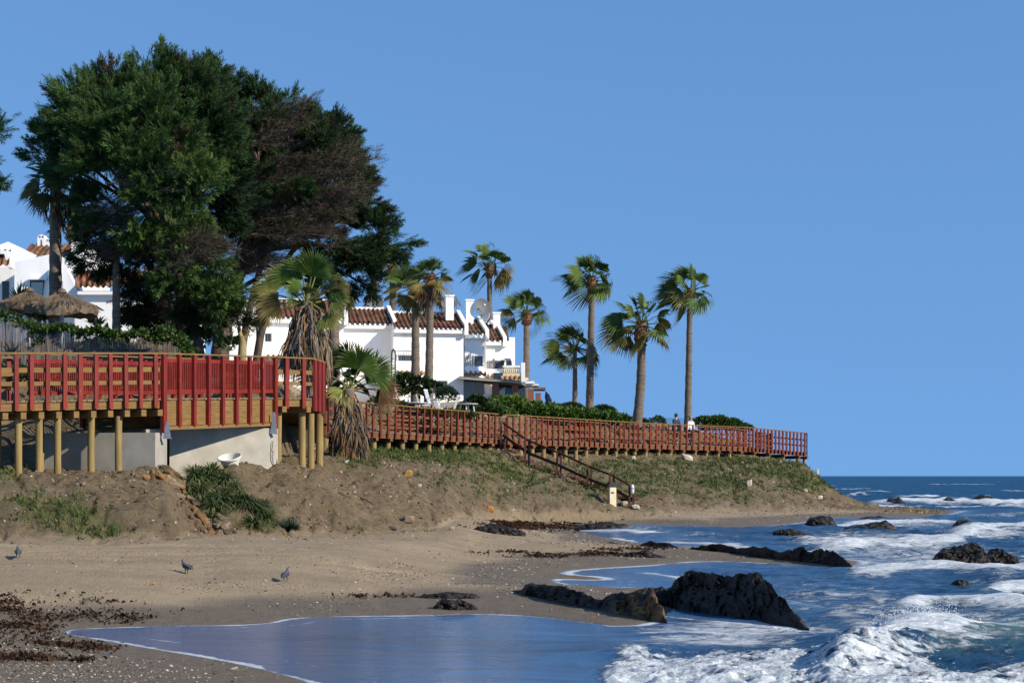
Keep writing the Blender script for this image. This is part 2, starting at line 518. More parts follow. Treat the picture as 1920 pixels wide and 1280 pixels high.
NU, NZ = 760, 640
_u = np.linspace(-.40, .40, NU)
_zz = np.concatenate([np.geomspace(9, 120, NZ - 40), np.linspace(121, 178, 40)])
GU, GZ = np.meshgrid(_u, _zz)                            # rows = Z
gx, gy = (GU * GZ), GZ
_px = 960 + GU * F
_wob = fb2(gx, gy, 5.0, 3, 3) * 18
z0, ti = raw_ground((_px + _wob * (GZ > 30)).ravel(), GZ.ravel())
z0 = z0.reshape(GU.shape); ti = ti.reshape(GU.shape)
def _blur(a, k, ax):
    s = 0; w = 0
    for i in range(-k, k + 1):
        ww = math.exp(-(i / (k * .6 + .01)) ** 2)
        s = s + ww * np.roll(a, i, ax); w += ww
    return s / w
zi = z0.copy()
zi = _blur(zi, 4, 0); zi = _blur(zi, 5, 1)
zi[:5] = z0[:5]; zi[-5:] = z0[-5:]; zi[:, :6] = z0[:, :6]; zi[:, -6:] = z0[:, -6:]
SD = shore_sd(gx, gy).reshape(GU.shape)
slope_m = sstep(3.7, 4.3, ti) * (1 - sstep(8.0, 8.6, ti))
cl = fb2(gx, gy, 1.1, 5, 11)
cl2 = fb2(gx, gy, .35, 3, 12)
rill = np.abs(fb2(gx, gy * .45, .9, 3, 14))
sandr = fb2(gx, gy, 1.6, 4, 15) * .05 + fb2(gx, gy, .25, 3, 16) * .012
# wheel ruts along the upper beach
rut = np.zeros_like(zi)
for off in (0.0, 1.5, 2.6, 4.0):
    line = 33.0 + off + gx * .16 + .35 * np.sin(gx * .45 + off)
    rut -= .09 * np.exp(-((gy - line) / .16) ** 2) - .02 * np.exp(-((gy - line - .3) / .14) ** 2)
rut *= (gx < -1.5) * sstep(-14, -10, gx)
zt = zi + slope_m * (cl * .20 + cl2 * .12 - np.clip(.16 - rill, 0, 1) * .6 - np.clip(.06 - np.abs(fb2(gx, gy * .3, 1.7, 3, 18)), 0, 1) * 2.2) + (1 - slope_m) * sandr * sstep(.05, .4, zi) + rut * (1 - slope_m)
land = np.maximum(zt, np.minimum(.012 - SD * .05, .25))
cap = .012 + np.maximum(-SD, 0) * (.085 + .05 * sstep(1.5, 4, -SD)) + slope_m * 3 * sstep(4.0, 4.4, ti) + sstep(4.0, 4.3, ti) * 9
land = np.minimum(land, cap)
zt = np.where(SD > 0, np.minimum(zt, -np.minimum(SD * .06 + .004, 1.2)), land)
zt = np.where((SD > 0) & (SD < 60), -np.minimum(SD * .06 + .004, 1.2), zt)

def gz(x, y):
    """Ground height at world x, y."""
    x = np.atleast_1d(np.asarray(x, float)); y = np.atleast_1d(np.asarray(y, float))
    fu = np.interp(x / y, _u, np.arange(NU)); fz = np.interp(y, _zz, np.arange(NZ))
    i = np.clip(fu.astype(int), 0, NU - 2); j = np.clip(fz.astype(int), 0, NZ - 2)
    a, b = fu - i, fz - j
    r = (zt[j, i] * (1 - a) * (1 - b) + zt[j, i + 1] * a * (1 - b) + zt[j + 1, i] * (1 - a) * b + zt[j + 1, i + 1] * a * b)
    return r if r.size > 1 else float(r[0])

def on(px, Z, dz=0.0):
    x = PX(px, Z)
    return V3(x, Z, gz(x, Z) + dz)

def find_Z(px, py, z0_=14.0, z1_=125.0):
    """First point of the ground that a line through photo pixel px, py meets, as a world point."""
    Zs = np.arange(z0_, z1_, .04)
    x = PX(px, Zs)
    g = gz(x, Zs)
    ok = np.nonzero(g >= h(py, Zs))[0]
    Z = Zs[ok[0]] if len(ok) else z1_
    return V3(PX(px, Z), Z, gz(PX(px, Z), Z))

# named patches that carry grass (centre px, py, half sizes)
def in_patch(px, py, lst):
    m = np.zeros(np.shape(px))
    for cx, cy, rx, ry, s in lst:
        m = np.maximum(m, s * np.exp(-(((px - cx) / rx) ** 2 + ((py - cy) / ry) ** 2) ** 1.5))
    return m
GRASS = [(120,965,75,30,1),(185,1000,60,14,1),(60,945,50,20,.7),(20,890,30,14,.8),(760,850,90,14,1),(850,858,90,14,.9),(960,890,70,18,.8),(930,870,60,16,.7),
         (1450,880,70,16,1),(1520,905,60,16,1),(1360,905,60,18,.8),(1390,868,60,10,.7),(1240,890,120,30,.55),(1130,915,50,20,.6),(1100,880,60,15,.5),(1180,870,90,14,.5),
         (1350,930,60,10,.5),(480,985,50,14,.5),(680,868,40,10,.7),(1300,868,120,9,.5),(1260,905,240,40,.42),(960,905,150,36,.34),(1000,880,60,20,.4),(1480,890,60,12,.8)]
py_g = HOR - (zt - EYE) * F / GZ
grass_m = in_patch(_px, py_g, GRASS) * slope_m
gn = fb2(gx, gy, .8, 4, 21)
grass_m = np.clip(grass_m * 1.15 + gn * .45 - .12, 0, 1) * slope_m * sstep(.3, .6, zt)
wetn = fb2(gx, gy, 2.2, 4, 23)
wet = (1 - sstep(.13, .21, zt + wetn * .05)) * (1 - slope_m)
wet = np.where(SD > -.25, 1.0, wet)
back = sstep(7.6, 8.2, ti)

gm = MB()
idx = np.arange(NU * NZ).reshape(NZ, NU)
q = np.stack([idx[:-1, :-1], idx[:-1, 1:], idx[1:, 1:], idx[1:, :-1]], -1).reshape(-1, 4)
gm.add(np.stack([gx.ravel(), gy.ravel(), zt.ravel()], 1), q)

m, nt, b = newmat('ground')
vec = coords(nt)
b.inputs['Specular IOR Level'].default_value = .25
n1 = noise(nt, vec, .55, 7, .62)
n2 = noise(nt, vec, 4.5, 6, .65)
n3 = noise(nt, vec, 22, 4, .7)
earth = mixc(nt, ramp(nt, n1, [(.36, 0.0), (.64, 1.0)]), (.245, .180, .100), (.160, .120, .066))
earth = mixc(nt, ramp(nt, noise(nt, vec, .23, 4, .5), [(.58, 0.0), (.70, .5)]), earth, (.24, .13, .075))
earth = mixc(nt, ramp(nt, noise(nt, vec, .31, 5, .6), [(.60, 0.0), (.70, .6)]), earth, (.25, .215, .165))
earth = mixc(nt, ramp(nt, n2, [(.32, .9), (.47, 0.0)]), earth, (.062, .046, .032))
earth = mixc(nt, ramp(nt, n3, [(.60, 0.0), (.72, .8)]), earth, (.36, .29, .20))
sand = mixc(nt, ramp(nt, noise(nt, coords(nt, (.35, 1.4, 1)), .9, 6, .6), [(.35, 0.0), (.68, 1.0)]), (.375, .290, .182), (.290, .220, .140))
sand = mixc(nt, ramp(nt, n3, [(.28, .7), (.44, 0.0)]), sand, (.11, .08, .055))
sand = mixc(nt, ramp(nt, n2, [(.66, 0.0), (.74, .6)]), sand, (.14, .09, .06))
wetc = mixc(nt, ramp(nt, n2, [(.3, 0.0), (.7, 1.0)]), (.190, .152, .110), (.138, .110, .080))
wetc = mixc(nt, ramp(nt, n3, [(.62, 0.0), (.72, .55)]), wetc, (.26, .22, .17))
gr = mixc(nt, ramp(nt, n2, [(.3, 0.0), (.7, 1.0)]), (.085, .105, .030), (.150, .145, .055))
sand = mixc(nt, attr(nt, 'wet'), sand, wetc)
col = mixc(nt, attr(nt, 'slope'), sand, earth)
col = mixc(nt, attr(nt, 'grassy'), col, gr)
nt.links.new(col, b.inputs['Base Color'])
rr = nd(nt, 'ShaderNodeMapRange')
nt.links.new(attr(nt, 'wet'), rr.inputs[0])
rr.inputs[3].default_value = .92; rr.inputs[4].default_value = .78
nt.links.new(rr.outputs[0], b.inputs['Roughness'])
hh = mathn(nt, 'ADD', mathn(nt, 'MULTIPLY', noise(nt, vec, 3.2, 8, .7), mathn(nt, 'ADD', mathn(nt, 'MULTIPLY', attr(nt, 'slope'), 1.4), .35)), mathn(nt, 'MULTIPLY', noise(nt, vec, 26, 4, .7), .22))
bump(nt, hh, .85, .30, b)
M['ground'] = m
ground = gm.build('ground', m, smooth=True)
for nm, a in (('slope', slope_m), ('wet', wet), ('grassy', grass_m * .8)):
    at = ground.data.attributes.new(nm, 'FLOAT', 'POINT')
    at.data.foreach_set('value', a.astype(np.float32).ravel())
tag(ground, 'bare brown bank above a curved strip of sand', 'ground', kind='structure')

# ------------------------------------------------------------------ the sea
rows = np.concatenate([np.linspace(1345, 900, 680), np.linspace(899.3, 891.9, 40), [891.4, 891.15]])
wz = EYE * F / (rows - HOR)
wu = np.linspace(-.40, .40, 860)
WU, WZ = np.meshgrid(wu, wz)
wx, wy = WU * WZ, WZ
wpx, wpy = 960 + WU * F, (np.repeat(rows[:, None], len(wu), 1))
wsd = shore_sd(wx, wy).reshape(WU.shape)
fade = sstep(.05, 2.2, wsd)
far = sstep(20, 60, WZ)
warp = fb2(wx, wy, 3.0, 3, 31)
warp2 = fb2(wx, wy, .9, 3, 32)

def curve_d(pts, warpx=0.0):
    """Signed vertical offset (photo px) from a curve and mask of its px range."""
    pts = np.array(pts, float)
    yc = np.interp(wpx, pts[:, 0], pts[:, 1])
    a = sstep(pts[0, 0] - 60, pts[0, 0] + 40, wpx) * (1 - sstep(pts[-1, 0] - 40, pts[-1, 0] + 60, wpx))
    return wpy - yc, a

zw = np.zeros_like(wx)
foam = np.zeros_like(wx)
teal = np.zeros_like(wx)
rough_m = np.zeros_like(wx)
# swell
ph = wy * .9 + wx * .55 + warp * 2.5
zw += fade * (.055 * np.sin(ph) + .03 * np.sin(ph * 2.3 + wx * .8)) * sstep(.02, .1, wx / wy - -.02)
# chop, stronger away from the sheltered swash
openw = sstep(.06, .16, WU + warp * .015) 
chop = fb2(wx, wy * 1.5, .9, 4, 33)
zw += fade * openw * chop * (.07 + .05 * far)
zw += fade * (1 - openw) * fb2(wx * .6, wy * 1.6, .8, 3, 34) * .012
# ---- shore breaker in the near right corner
def ridge(pts, amp, wf, wb, power=1.0, wob=6.0, am=1.0):
    """Wave crest: wf / wb = photo px widths toward the viewer / away; returns profile 0..1"""
    d, a = curve_d(pts)
    d = d + warp * wob + warp2 * wob * .5
    p = np.where(d > 0, np.exp(-(d / wf) ** 2), np.exp(-(d / wb) ** 2)) * a
    return p * am, d, a
br, bd, ba = ridge([(1560,1262),(1640,1238),(1700,1222),(1760,1212),(1850,1205),(1960,1206),(2300,1215)], 1, 26, 34, wob=9)
zw += br * .28 * (1 + .25 * warp2)
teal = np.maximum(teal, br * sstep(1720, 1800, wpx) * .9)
foam = np.maximum(foam, np.where(bd < 6, br, 0) * 1.35 * sstep(1580, 1680, wpx) * (1 - .62 * sstep(1800, 1880, wpx)))
# the fallen lip
lip, ld, la = ridge([(1640,1216),(1690,1206),(1740,1204),(1800,1210)], 1, 18, 20, wob=12)
zw += lip * .10 * (.9 + .4 * warp2)
foam = np.maximum(foam, lip * 1.6)
# white water that runs up the beach
ww = sstep(1110, 1180, wpx + warp * 40) * sstep(1212, 1240, wpy + warp * 8 - (wpx - 1150) * .0 + np.maximum(0, 1300 - wpx) * .05)
ww = ww * (1 - .55 * sstep(1700, 1800, wpx) * (1 - sstep(1255, 1285, wpy)))
turb = np.abs(fb2(wx, wy * 1.5, .40, 5, 35, gain=.6))
turb2 = fb2(wx, wy * 1.6, .16, 4, 36)
zw += ww * (.06 * (1 - turb * 2.2) + .032 * turb2 + .03)
foam = np.maximum(foam, ww * (.66 + .5 * turb2 + .25 * warp))
# further crests
CRESTS = [ # pts, height m, width front, back, foam
 ([(1690,1148),(1760,1138),(1840,1140),(1960,1148),(2300,1150)], .16, 14, 12, .9),
 ([(1540,1162),(1600,1160),(1680,1152)], .10, 9, 8, .55),
 ([(1850,1112),(1900,1102),(2000,1100),(2300,1102)], .14, 10, 10, 1.1),
 ([(1600,1072),(1680,1066),(1760,1064),(1850,1070),(2000,1072)], .10, 10, 9, .85),
 ([(1560,1034),(1620,1024),(1720,1019),(1800,1016)], .16, 11, 9, 1.0),
 ([(1500,1036),(1570,1032),(1640,1030)], .08, 7, 6, .8),
 ([(1700,1036),(1800,1040),(1900,1044),(2100,1046)], .07, 5, 5, .6),
 ([(1790,1003),(1850,996),(1920,992),(2100,990),(2300,990)], .26, 8, 7, 1.05),
 ([(1560,986),(1640,983),(1720,982),(1790,980)], .10, 4, 4, .95),
 ([(1780,972),(1850,970),(1920,968),(2200,968)], .12, 3, 3, .5),
 ([(1640,944),(1720,942),(1800,942),(1860,946),(1920,944),(2200,946)], .25, 3.4, 3, .95),
 ([(1690,933),(1740,931),(1790,934)], .2, 2.5, 2, .95),
 ([(1590,928),(1612,925),(1630,929)], .2, 1.8, 1.8, .8),
 ([(1840,954),(1900,953),(2000,952)], .2, 2.4, 2, .6),
 ([(1080,994),(1180,997),(1260,1000),(1340,1004)], .04, 3, 3, .8),
 ([(1240,1016),(1330,1021),(1420,1026)], .03, 3, 3, .7),
 ([(1250,1150),(1330,1160),(1420,1168),(1500,1176)], .05, 7, 5, 1.0),
 ([(1190,1188),(1290,1194),(1400,1196),(1520,1199)], .03, 5, 4, .75),
 ([(1190,1072),(1260,1075),(1330,1078)], .02, 7, 6, .65),
]
for pts, amp, wf, wb, fo in CRESTS:
    p, d, a = ridge(pts, 1, wf, wb, wob=wf * .55)
    zw += p * amp * (1 + .3 * warp2) * fade
    foam = np.maximum(foam, p * fo * sstep(-wb * 1.6, wb * .2, d))
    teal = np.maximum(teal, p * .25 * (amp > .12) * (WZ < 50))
# broad foamy wash
wash = in_patch(wpx, wpy, [(1700,1045,230,38,.50),(1600,1015,150,20,.60),(1850,1000,120,14,.6),(1680,985,140,12,.5),(1560,1120,200,30,.42),(1700,1180,170,30,.55),(1400,1180,240,22,.62),
                           (1350,1205,200,14,.6),(1780,942,130,8,.5),(1200,1090,110,14,.35),(1260,1120,60,10,.5),(1880,1065,120,40,.45),(1500,1085,150,20,.3),(1180,995,120,8,.4),(1300,1010,130,10,.35),(1860,1185,120,26,.46),(1800,1225,160,20,.55)])
foam = np.maximum(foam, wash)
# lacy edge where the swash stops
ew = .085 * (WZ / 24) * (1 + .9 * warp2)
edge = np.exp(-((wsd - ew * .9) / ew) ** 2) * (wsd > -.02) * np.clip(.85 + warp2 * .5, 0, 1)
edge2 = np.exp(-((wsd - .55 - .25 * warp) / (.045 * WZ / 24)) ** 2) * np.clip(.35 + warp2 * .9, 0, 1) * (WZ < 34)
foam = np.maximum(foam, np.maximum(edge * .78 * (WZ < 60), edge2 * .75) * (wpx < 1300))
foam = np.maximum(foam, edge * .7 * (wpx >= 1300))
# far whitecaps
capn = fb2(wx * .35, wy * 1.0, 9.0, 3, 37)
foam = np.maximum(foam, sstep(.40, .52, capn) * .7 * sstep(70, 110, WZ) * (1 - sstep(300, 900, WZ)) * (wsd > 2))
zw += np.where(WZ > 60, fb2(wx * .4, wy, 5.0, 3, 38) * .16 * fade, 0) * (1 - sstep(200, 600, WZ))
zw = np.where(wsd > 0, zw * sstep(0, .5, wsd) * 1.0, -.004 + np.maximum(wsd, -.6) * .2)
# curl the crest of the breaker forward
lean = br * .30 * sstep(0, .3, zw)
wm = MB()
wi = np.arange(WU.size).reshape(WU.shape)
q = np.stack([wi[:-1, :-1], wi[:-1, 1:], wi[1:, 1:], wi[1:, :-1]], -1).reshape(-1, 4)
wm.add(np.stack([(wx - lean * .3).ravel(), (wy - lean).ravel(), zw.ravel()], 1), q)

m, nt, b = newmat('sea_water')
vec = coords(nt, (1, 1.0, 1))
vst = coords(nt, (.55, 1.7, 1))
fo = attr(nt, 'foam'); sh = attr(nt, 'shallow'); te = attr(nt, 'teal'); op = attr(nt, 'open_water')
base = mixc(nt, sh, (.006, .036, .085), (.060, .135, .270))
base = mixc(nt, te, base, (.060, .125, .115))  # green of light passing through thin wave faces, put into the base colour
fn = noise(nt, coords(nt, (.8, 1.5, 1)), 5.5, 7, .68, .6)
fn2 = noise(nt, vec, 1.6, 5, .6, .8)
lace = mathn(nt, 'ADD', mathn(nt, 'MULTIPLY', fn, .62), mathn(nt, 'MULTIPLY', fn2, .38))
# foam where mask beats the lace noise
ff = mathn(nt, 'SUBTRACT', mathn(nt, 'ADD', fo, .02), mathn(nt, 'MULTIPLY', mathn(nt, 'SUBTRACT', lace, .28), 2.0))
ff = ramp(nt, mathn(nt, 'ADD', ff, .5), [(.46, 0.0), (.72, 1.0)])
ff = mathn(nt, 'MULTIPLY', ff, mathn(nt, 'MULTIPLY', ramp(nt, fo, [(.03, 0.0), (.2, 1.0)]), 1.0), True)
foamc = mixc(nt, ramp(nt, fn, [(.36, 0.0), (.62, 1.0)]), (.36, .42, .46), (.72, .74, .75))
nt.links.new(mixc(nt, ff, base, foamc), b.inputs['Base Color'])
rm = nd(nt, 'ShaderNodeMapRange'); nt.links.new(ff, rm.inputs[0]); rm.inputs[3].default_value = .16; rm.inputs[4].default_value = .8
nt.links.new(rm.outputs[0], b.inputs['Roughness'])
b.inputs['IOR'].default_value = 1.33
sp = nd(nt, 'ShaderNodeMapRange'); nt.links.new(ff, sp.inputs[0]); sp.inputs[3].default_value = .5; sp.inputs[4].default_value = .05
sf = nd(nt, 'ShaderNodeMapRange'); nt.links.new(op, sf.inputs[0]); sf.inputs[1].default_value = 1.0; sf.inputs[2].default_value = 2.3; sf.inputs[3].default_value = 1.0; sf.inputs[4].default_value = .14
nt.links.new(mathn(nt, 'MULTIPLY', sp.outputs[0], sf.outputs[0]), b.inputs['Specular IOR Level'])
w1 = mathn(nt, 'MULTIPLY', noise(nt, vst, 1.3, 4, .55, .3), mathn(nt, 'ADD', mathn(nt, 'MULTIPLY', op, .75), .05))
w2 = mathn(nt, 'MULTIPLY', noise(nt, vst, 6.5, 4, .6, .2), mathn(nt, 'ADD', mathn(nt, 'MULTIPLY', op, .13), .020))
hgt = mathn(nt, 'ADD', mathn(nt, 'ADD', w1, w2), mathn(nt, 'MULTIPLY', ff, mathn(nt, 'MULTIPLY', fn, .25)))
bump(nt, hgt, .9, .35, b)
# far off, the faces of the waves are seen rather than a mirror
df = nd(nt, 'ShaderNodeBsdfDiffuse')
nt.links.new(mixc(nt, ff, (.016, .070, .150), foamc), df.inputs[0])
fr_ = nd(nt, 'ShaderNodeMapRange'); nt.links.new(op, fr_.inputs[0]); fr_.inputs[1].default_value = 1.0; fr_.inputs[2].default_value = 2.4; fr_.inputs[3].default_value = .0; fr_.inputs[4].default_value = .72
mx_ = nd(nt, 'ShaderNodeMixShader'); nt.links.new(fr_.outputs[0], mx_.inputs[0]); nt.links.new(b.outputs[0], mx_.inputs[1]); nt.links.new(df.outputs[0], mx_.inputs[2])
nt.links.new(mx_.outputs[0], nt.nodes['Material Output'].inputs[0])
M['sea'] = m
sea = wm.build('sea', m, smooth=True)
shallow = (1 - sstep(.2, 6, wsd)) * (1 - openw * .6)
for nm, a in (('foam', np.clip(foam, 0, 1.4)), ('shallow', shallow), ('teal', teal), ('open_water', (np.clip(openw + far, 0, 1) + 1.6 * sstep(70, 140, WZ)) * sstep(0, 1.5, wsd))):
    at = sea.data.attributes.new(nm, 'FLOAT', 'POINT')
    at.data.foreach_set('value', np.asarray(a).astype(np.float32).ravel())
tag(sea, 'blue sea breaking in white foam on the sand', 'sea', kind='structure')
# ------------------------------------------------------------------ the boardwalk
def lerp(a, b, t):
    return np.asarray(a) * (1 - t) + np.asarray(b) * t

def walk_pt(px, Z, deck):
    return V3(PX(px, Z), Z, deck)

def left_of(p0, p1, w):
    d = unit((p1 - p0) * V3(1, 1, 0))
    return V3(-d[1], d[0], 0) * w

def plank_deck(mb, p0, p1, w, zoff=0.0):
    """Planks laid across the walk from front edge p0-p1, w deep."""
    n = left_of(p0, p1, w)
    L = np.linalg.norm(p1 - p0)
    k = max(2, int(L / .16))
    for i in range(k):
        a = lerp(p0, p1, (i + .04) / k); b = lerp(p0, p1, (i + .96) / k)
        j = random.uniform(-.004, .004)
        c = (a + b) / 2 + n / 2 + V3(0, 0, -.025 + j)
        mb.obox(c, (b - a) / 2, n / 2 + unit(n) * (.03 + random.uniform(0, .015)), V3(0, 0, .022))

def railing(parent, p0, p1, npost, red, out, top=1.10, low=-.22, pw=.105, pd=.07, rails=((.40, .10), (.72, .12)), side=1, skip=(), cap_r=None, wood=None):
    """A railing along p0-p1 (deck level): cap is the part, posts and boards its sub-parts. out: vector to the outer side."""
    o = unit(out)
    mb = MB()
    mb.beam(p0 + V3(0, 0, top + .02), p1 + V3(0, 0, top + .02), .16, .04, ext=.03)
    r = mb.build('railing', M['ochre_wood'] if cap_r is None else cap_r, parent)
    d = unit(p1 - p0)
    for i in range(npost):
        if i in skip: continue
        t = (i + .5) / npost
        c = lerp(p0, p1, t) + o * (pd / 2 + .035) + d * random.uniform(-.018, .018)
        m_ = MB()
        m_.obox(c + V3(0, 0, (top + low + random.uniform(-.03, .0)) / 2), unit(d * V3(1, 1, 0)) * pw / 2 * random.uniform(.92, 1.06), o * pd / 2, V3(0, 0, (top - low) / 2) + d * random.uniform(-.008, .008))
        m_.build('post', red, r)
    for hgt_, th in rails:
        m_ = MB()
        m_.beam(p0 + V3(0, 0, hgt_), p1 + V3(0, 0, hgt_), .035, th)
        m_.build('rail_board', wood or M['ochre_wood'], r)
    return r

def edge_beam(parent, p0, p1, out, top=-.055, hh=.19, name='edge_beam', mat_=None):
    m_ = MB()
    o = unit(out) * -.03
    m_.beam(p0 + o + V3(0, 0, top - hh / 2), p1 + o + V3(0, 0, top - hh / 2), .06, hh)
    return m_.build(name, mat_ or M['ochre_wood'], parent)

def piles(parent, pts, r=.085, top=0.0, mat_=None, cross=None):
    for p, deck in pts:
        g = gz(p[0], p[1]) - .4
        m_ = MB()
        m_.tube([V3(p[0], p[1], g), V3(p[0] + random.uniform(-.01, .01), p[1], (g + deck) / 2), V3(p[0], p[1], deck - top)], [r * 1.04, r, r * .98], 14)
        m_.build('pile', mat_ or M['pile_wood'], parent, smooth=False)

DW = 2.3
A0 = walk_pt(-150, 42.5, 3.66)
A1 = walk_pt(304, 46.7, 3.93)
B1 = walk_pt(513, 51.9, 4.17)
L1 = walk_pt(582, 52.9, 4.19)
L2 = walk_pt(605, 54.3, 4.17)
D1 = walk_pt(606, 68.5, 3.80)
D2 = walk_pt(690, 74.5, 3.76)
D3 = walk_pt(932, 85.2, 3.68)
E0 = walk_pt(945, 86.0, 3.68)
E1 = walk_pt(1200, 98.8, 3.66)
E2 = walk_pt(1400, 106.3, 3.62)
E3 = walk_pt(1511, 109.0, 3.36)
E4 = walk_pt(1511, 112.0, 3.34)

# -- left section on round piles
bw = thing('boardwalk', 'open left stretch of red railed boardwalk on tall round piles over the sand bank', 'boardwalk', (A0 + A1) / 2, 'sections of the boardwalk')
nA = left_of(A0, A1, DW)
mb = MB(); plank_deck(mb, A0, A1, DW); mb.build('deck', M['deck_wood'], bw)
edge_beam(bw, A0, A1, -nA)
edge_beam(bw, A0 + nA, A1 + nA, nA)
mb = MB()
for t in np.linspace(.03, .98, 14):
    p = lerp(A0, A1, t)
    mb.beam(p + V3(0, 0, -.36) - unit(nA) * .12, p + nA + V3(0, 0, -.36), .14, .16)
mb.build('cross_beam', M['ochre_wood'], bw)
railing(bw, A0, A1, 15, M['red_paint'], -nA)
railing(bw, A0 + nA, lerp(A0, A1, .56) + nA, 9, M['red_paint'], nA)
pl = []
for px in (-70, -25, 29, 67, 102, 167, 221, 262):
    t = np.clip((px + 150) / 454, 0, 1)
    p = lerp(A0, A1, t) + unit(nA) * .12
    if px != 262: pl.append((p, p[2] - .42))
for px in (-40, 15, 56, 138):
    t = np.clip((px + 150) / 454, 0, 1)
    p = lerp(A0, A1, t) + nA * .85
    pl.append((p, p[2] - .42))
piles(bw, pl)

# -- the footbridge over the gully: boarded girder, baluster panel
fb = thing('footbridge', 'red footbridge with close balusters and deep boarded sides between two concrete abutments', 'footbridge', (A1 + B1) / 2, 'sections of the boardwalk')
nB = left_of(A1, B1, DW)
mb = MB(); plank_deck(mb, A1, B1, DW); mb.build('deck', M['deck_wood'], fb)
for sgn, off in ((-1, 0.0), (1, 1.0)):
    o_ = unit(nB) * sgn
    a = A1 + nB * off; bq = B1 + nB * off
    m_ = MB()
    for k in range(4):
        z_ = -.055 - .16 * k - .08
        m_.beam(a + V3(0, 0, z_) - o_ * .03, bq + V3(0, 0, z_) - o_ * .03, .06, .155)
    m_.build('side_boards', M['ochre_wood'], fb)
    m_ = MB(); m_.beam(a + V3(0, 0, -.75), bq + V3(0, 0, -.75), .12, .09); m_.build('bottom_chord', M['ochre_wood'], fb)
    a2 = lerp(a, bq, -.42) if off else a
    m_ = MB()
    m_.beam(a2 + V3(0, 0, 1.12), bq + V3(0, 0, 1.12), .15, .035)
    rl = m_.build('railing', M['ochre_wood'], fb)
    npan = 8
    for i in range(npan + 1):
        t = i / npan
        p = lerp(a, bq, t) + o_ * .055
        end = i in (0, npan)
        m_ = MB()
        lo = -.72 if not (end and off == 0) else -.86
        m_.obox(p + V3(0, 0, (1.10 + lo) / 2), unit(bq - a) * (.058 if not end else .075), o_ * .045, V3(0, 0, (1.10 - lo) / 2))
        m_.build('post', M['red_paint'], rl)
    for zz_, th in ((.95, .10), (.17, .10)):
        m_ = MB(); m_.beam(a2 + V3(0, 0, zz_), bq + V3(0, 0, zz_), .045, th); m_.build('panel_rail', M['red_paint'], rl)
    nb = int(np.linalg.norm(bq - a2) / .085)
    m_ = MB()
    for i in range(nb):
        p = lerp(a2, bq, (i + .5) / nb)
        m_.obox(p + V3(0, 0, .56), unit(bq - a) * .019, o_ * .012, V3(0, 0, .36))
    m_.build('balusters', M['red_paint'], rl)
for t, side in ((.0, -1), (.955, -1)):
    p = lerp(A1, B1, t) - unit(nB) * .14
    m_ = MB()
    m_.prism([p + V3(-.10, 0, -1.0), p + V3(.10, 0, -1.0), p + V3(.05, 0, -.62 if t == 0 else -.42), p + V3(-.02, 0, -.58 if t == 0 else -.40), p + V3(-.05, 0, -.75)], V3(0, -.02, 0))
    m_.box(p + V3(0, .05, -1.0), (.22, .16, .02))
    m_.build('steel_bracket', M['steel'], fb)

# -- raised landing and the leg that runs back along the bank
ld = thing('boardwalk', 'raised corner landing of the red boardwalk beside the footbridge, in front of the shaggy palm', 'boardwalk', L1, 'sections of the boardwalk')
nL = left_of(B1, L1, DW)
mb = MB(); plank_deck(mb, B1 + nL * .0, L1, DW)
L1b = L1 + nL
mb.prism([L1, L2, L2 + V3(-.3, 2.0, 0), L1b], V3(0, 0, -.045))
mb.build('deck', M['deck_wood'], ld)
edge_beam(ld, B1, L1, -nL); edge_beam(ld, B1 + nL, L1b + V3(-.3, 0, 0), nL)
edge_beam(ld, L1, L2, V3(1, -1, 0))
railing(ld, B1 + unit(L1 - B1) * .1, L1, 2, M['red_paint'], -nL, low=-.30, pw=.13)
railing(ld, L1, L2, 3, M['red_paint'], np.cross(L2 - L1, V3(0, 0, 1)), low=-.35, pw=.22)
railing(ld, B1 + nL, L1b + V3(-.45, 0, 0), 7, M['red_paint'], nL, low=-.1, pw=.09)
pts = [(lerp(B1, L1, .2) + unit(nL) * .12, 4.17 - .4), (lerp(B1, L1, .86) + unit(nL) * .14, 4.17 - .4), (lerp(L1, L2, .35) + V3(-.12, .1, 0), 4.17 - .4),
       (lerp(B1, L1, .45) + nL * .85, 3.45), (lerp(B1, L1, .62) + nL * .85, 3.45), (lerp(B1, L1, .8) + nL * .8, 3.5)]
piles(ld, pts, r=.10)
m_ = MB()
for t in (.2, .86):
    p = lerp(B1, L1, t); m_.beam(p + V3(0, 0, -.33) - unit(nL) * .15, p + nL + V3(0, 0, -.33), .16, .16)
m_.build('cross_beam', M['ochre_wood'], ld)

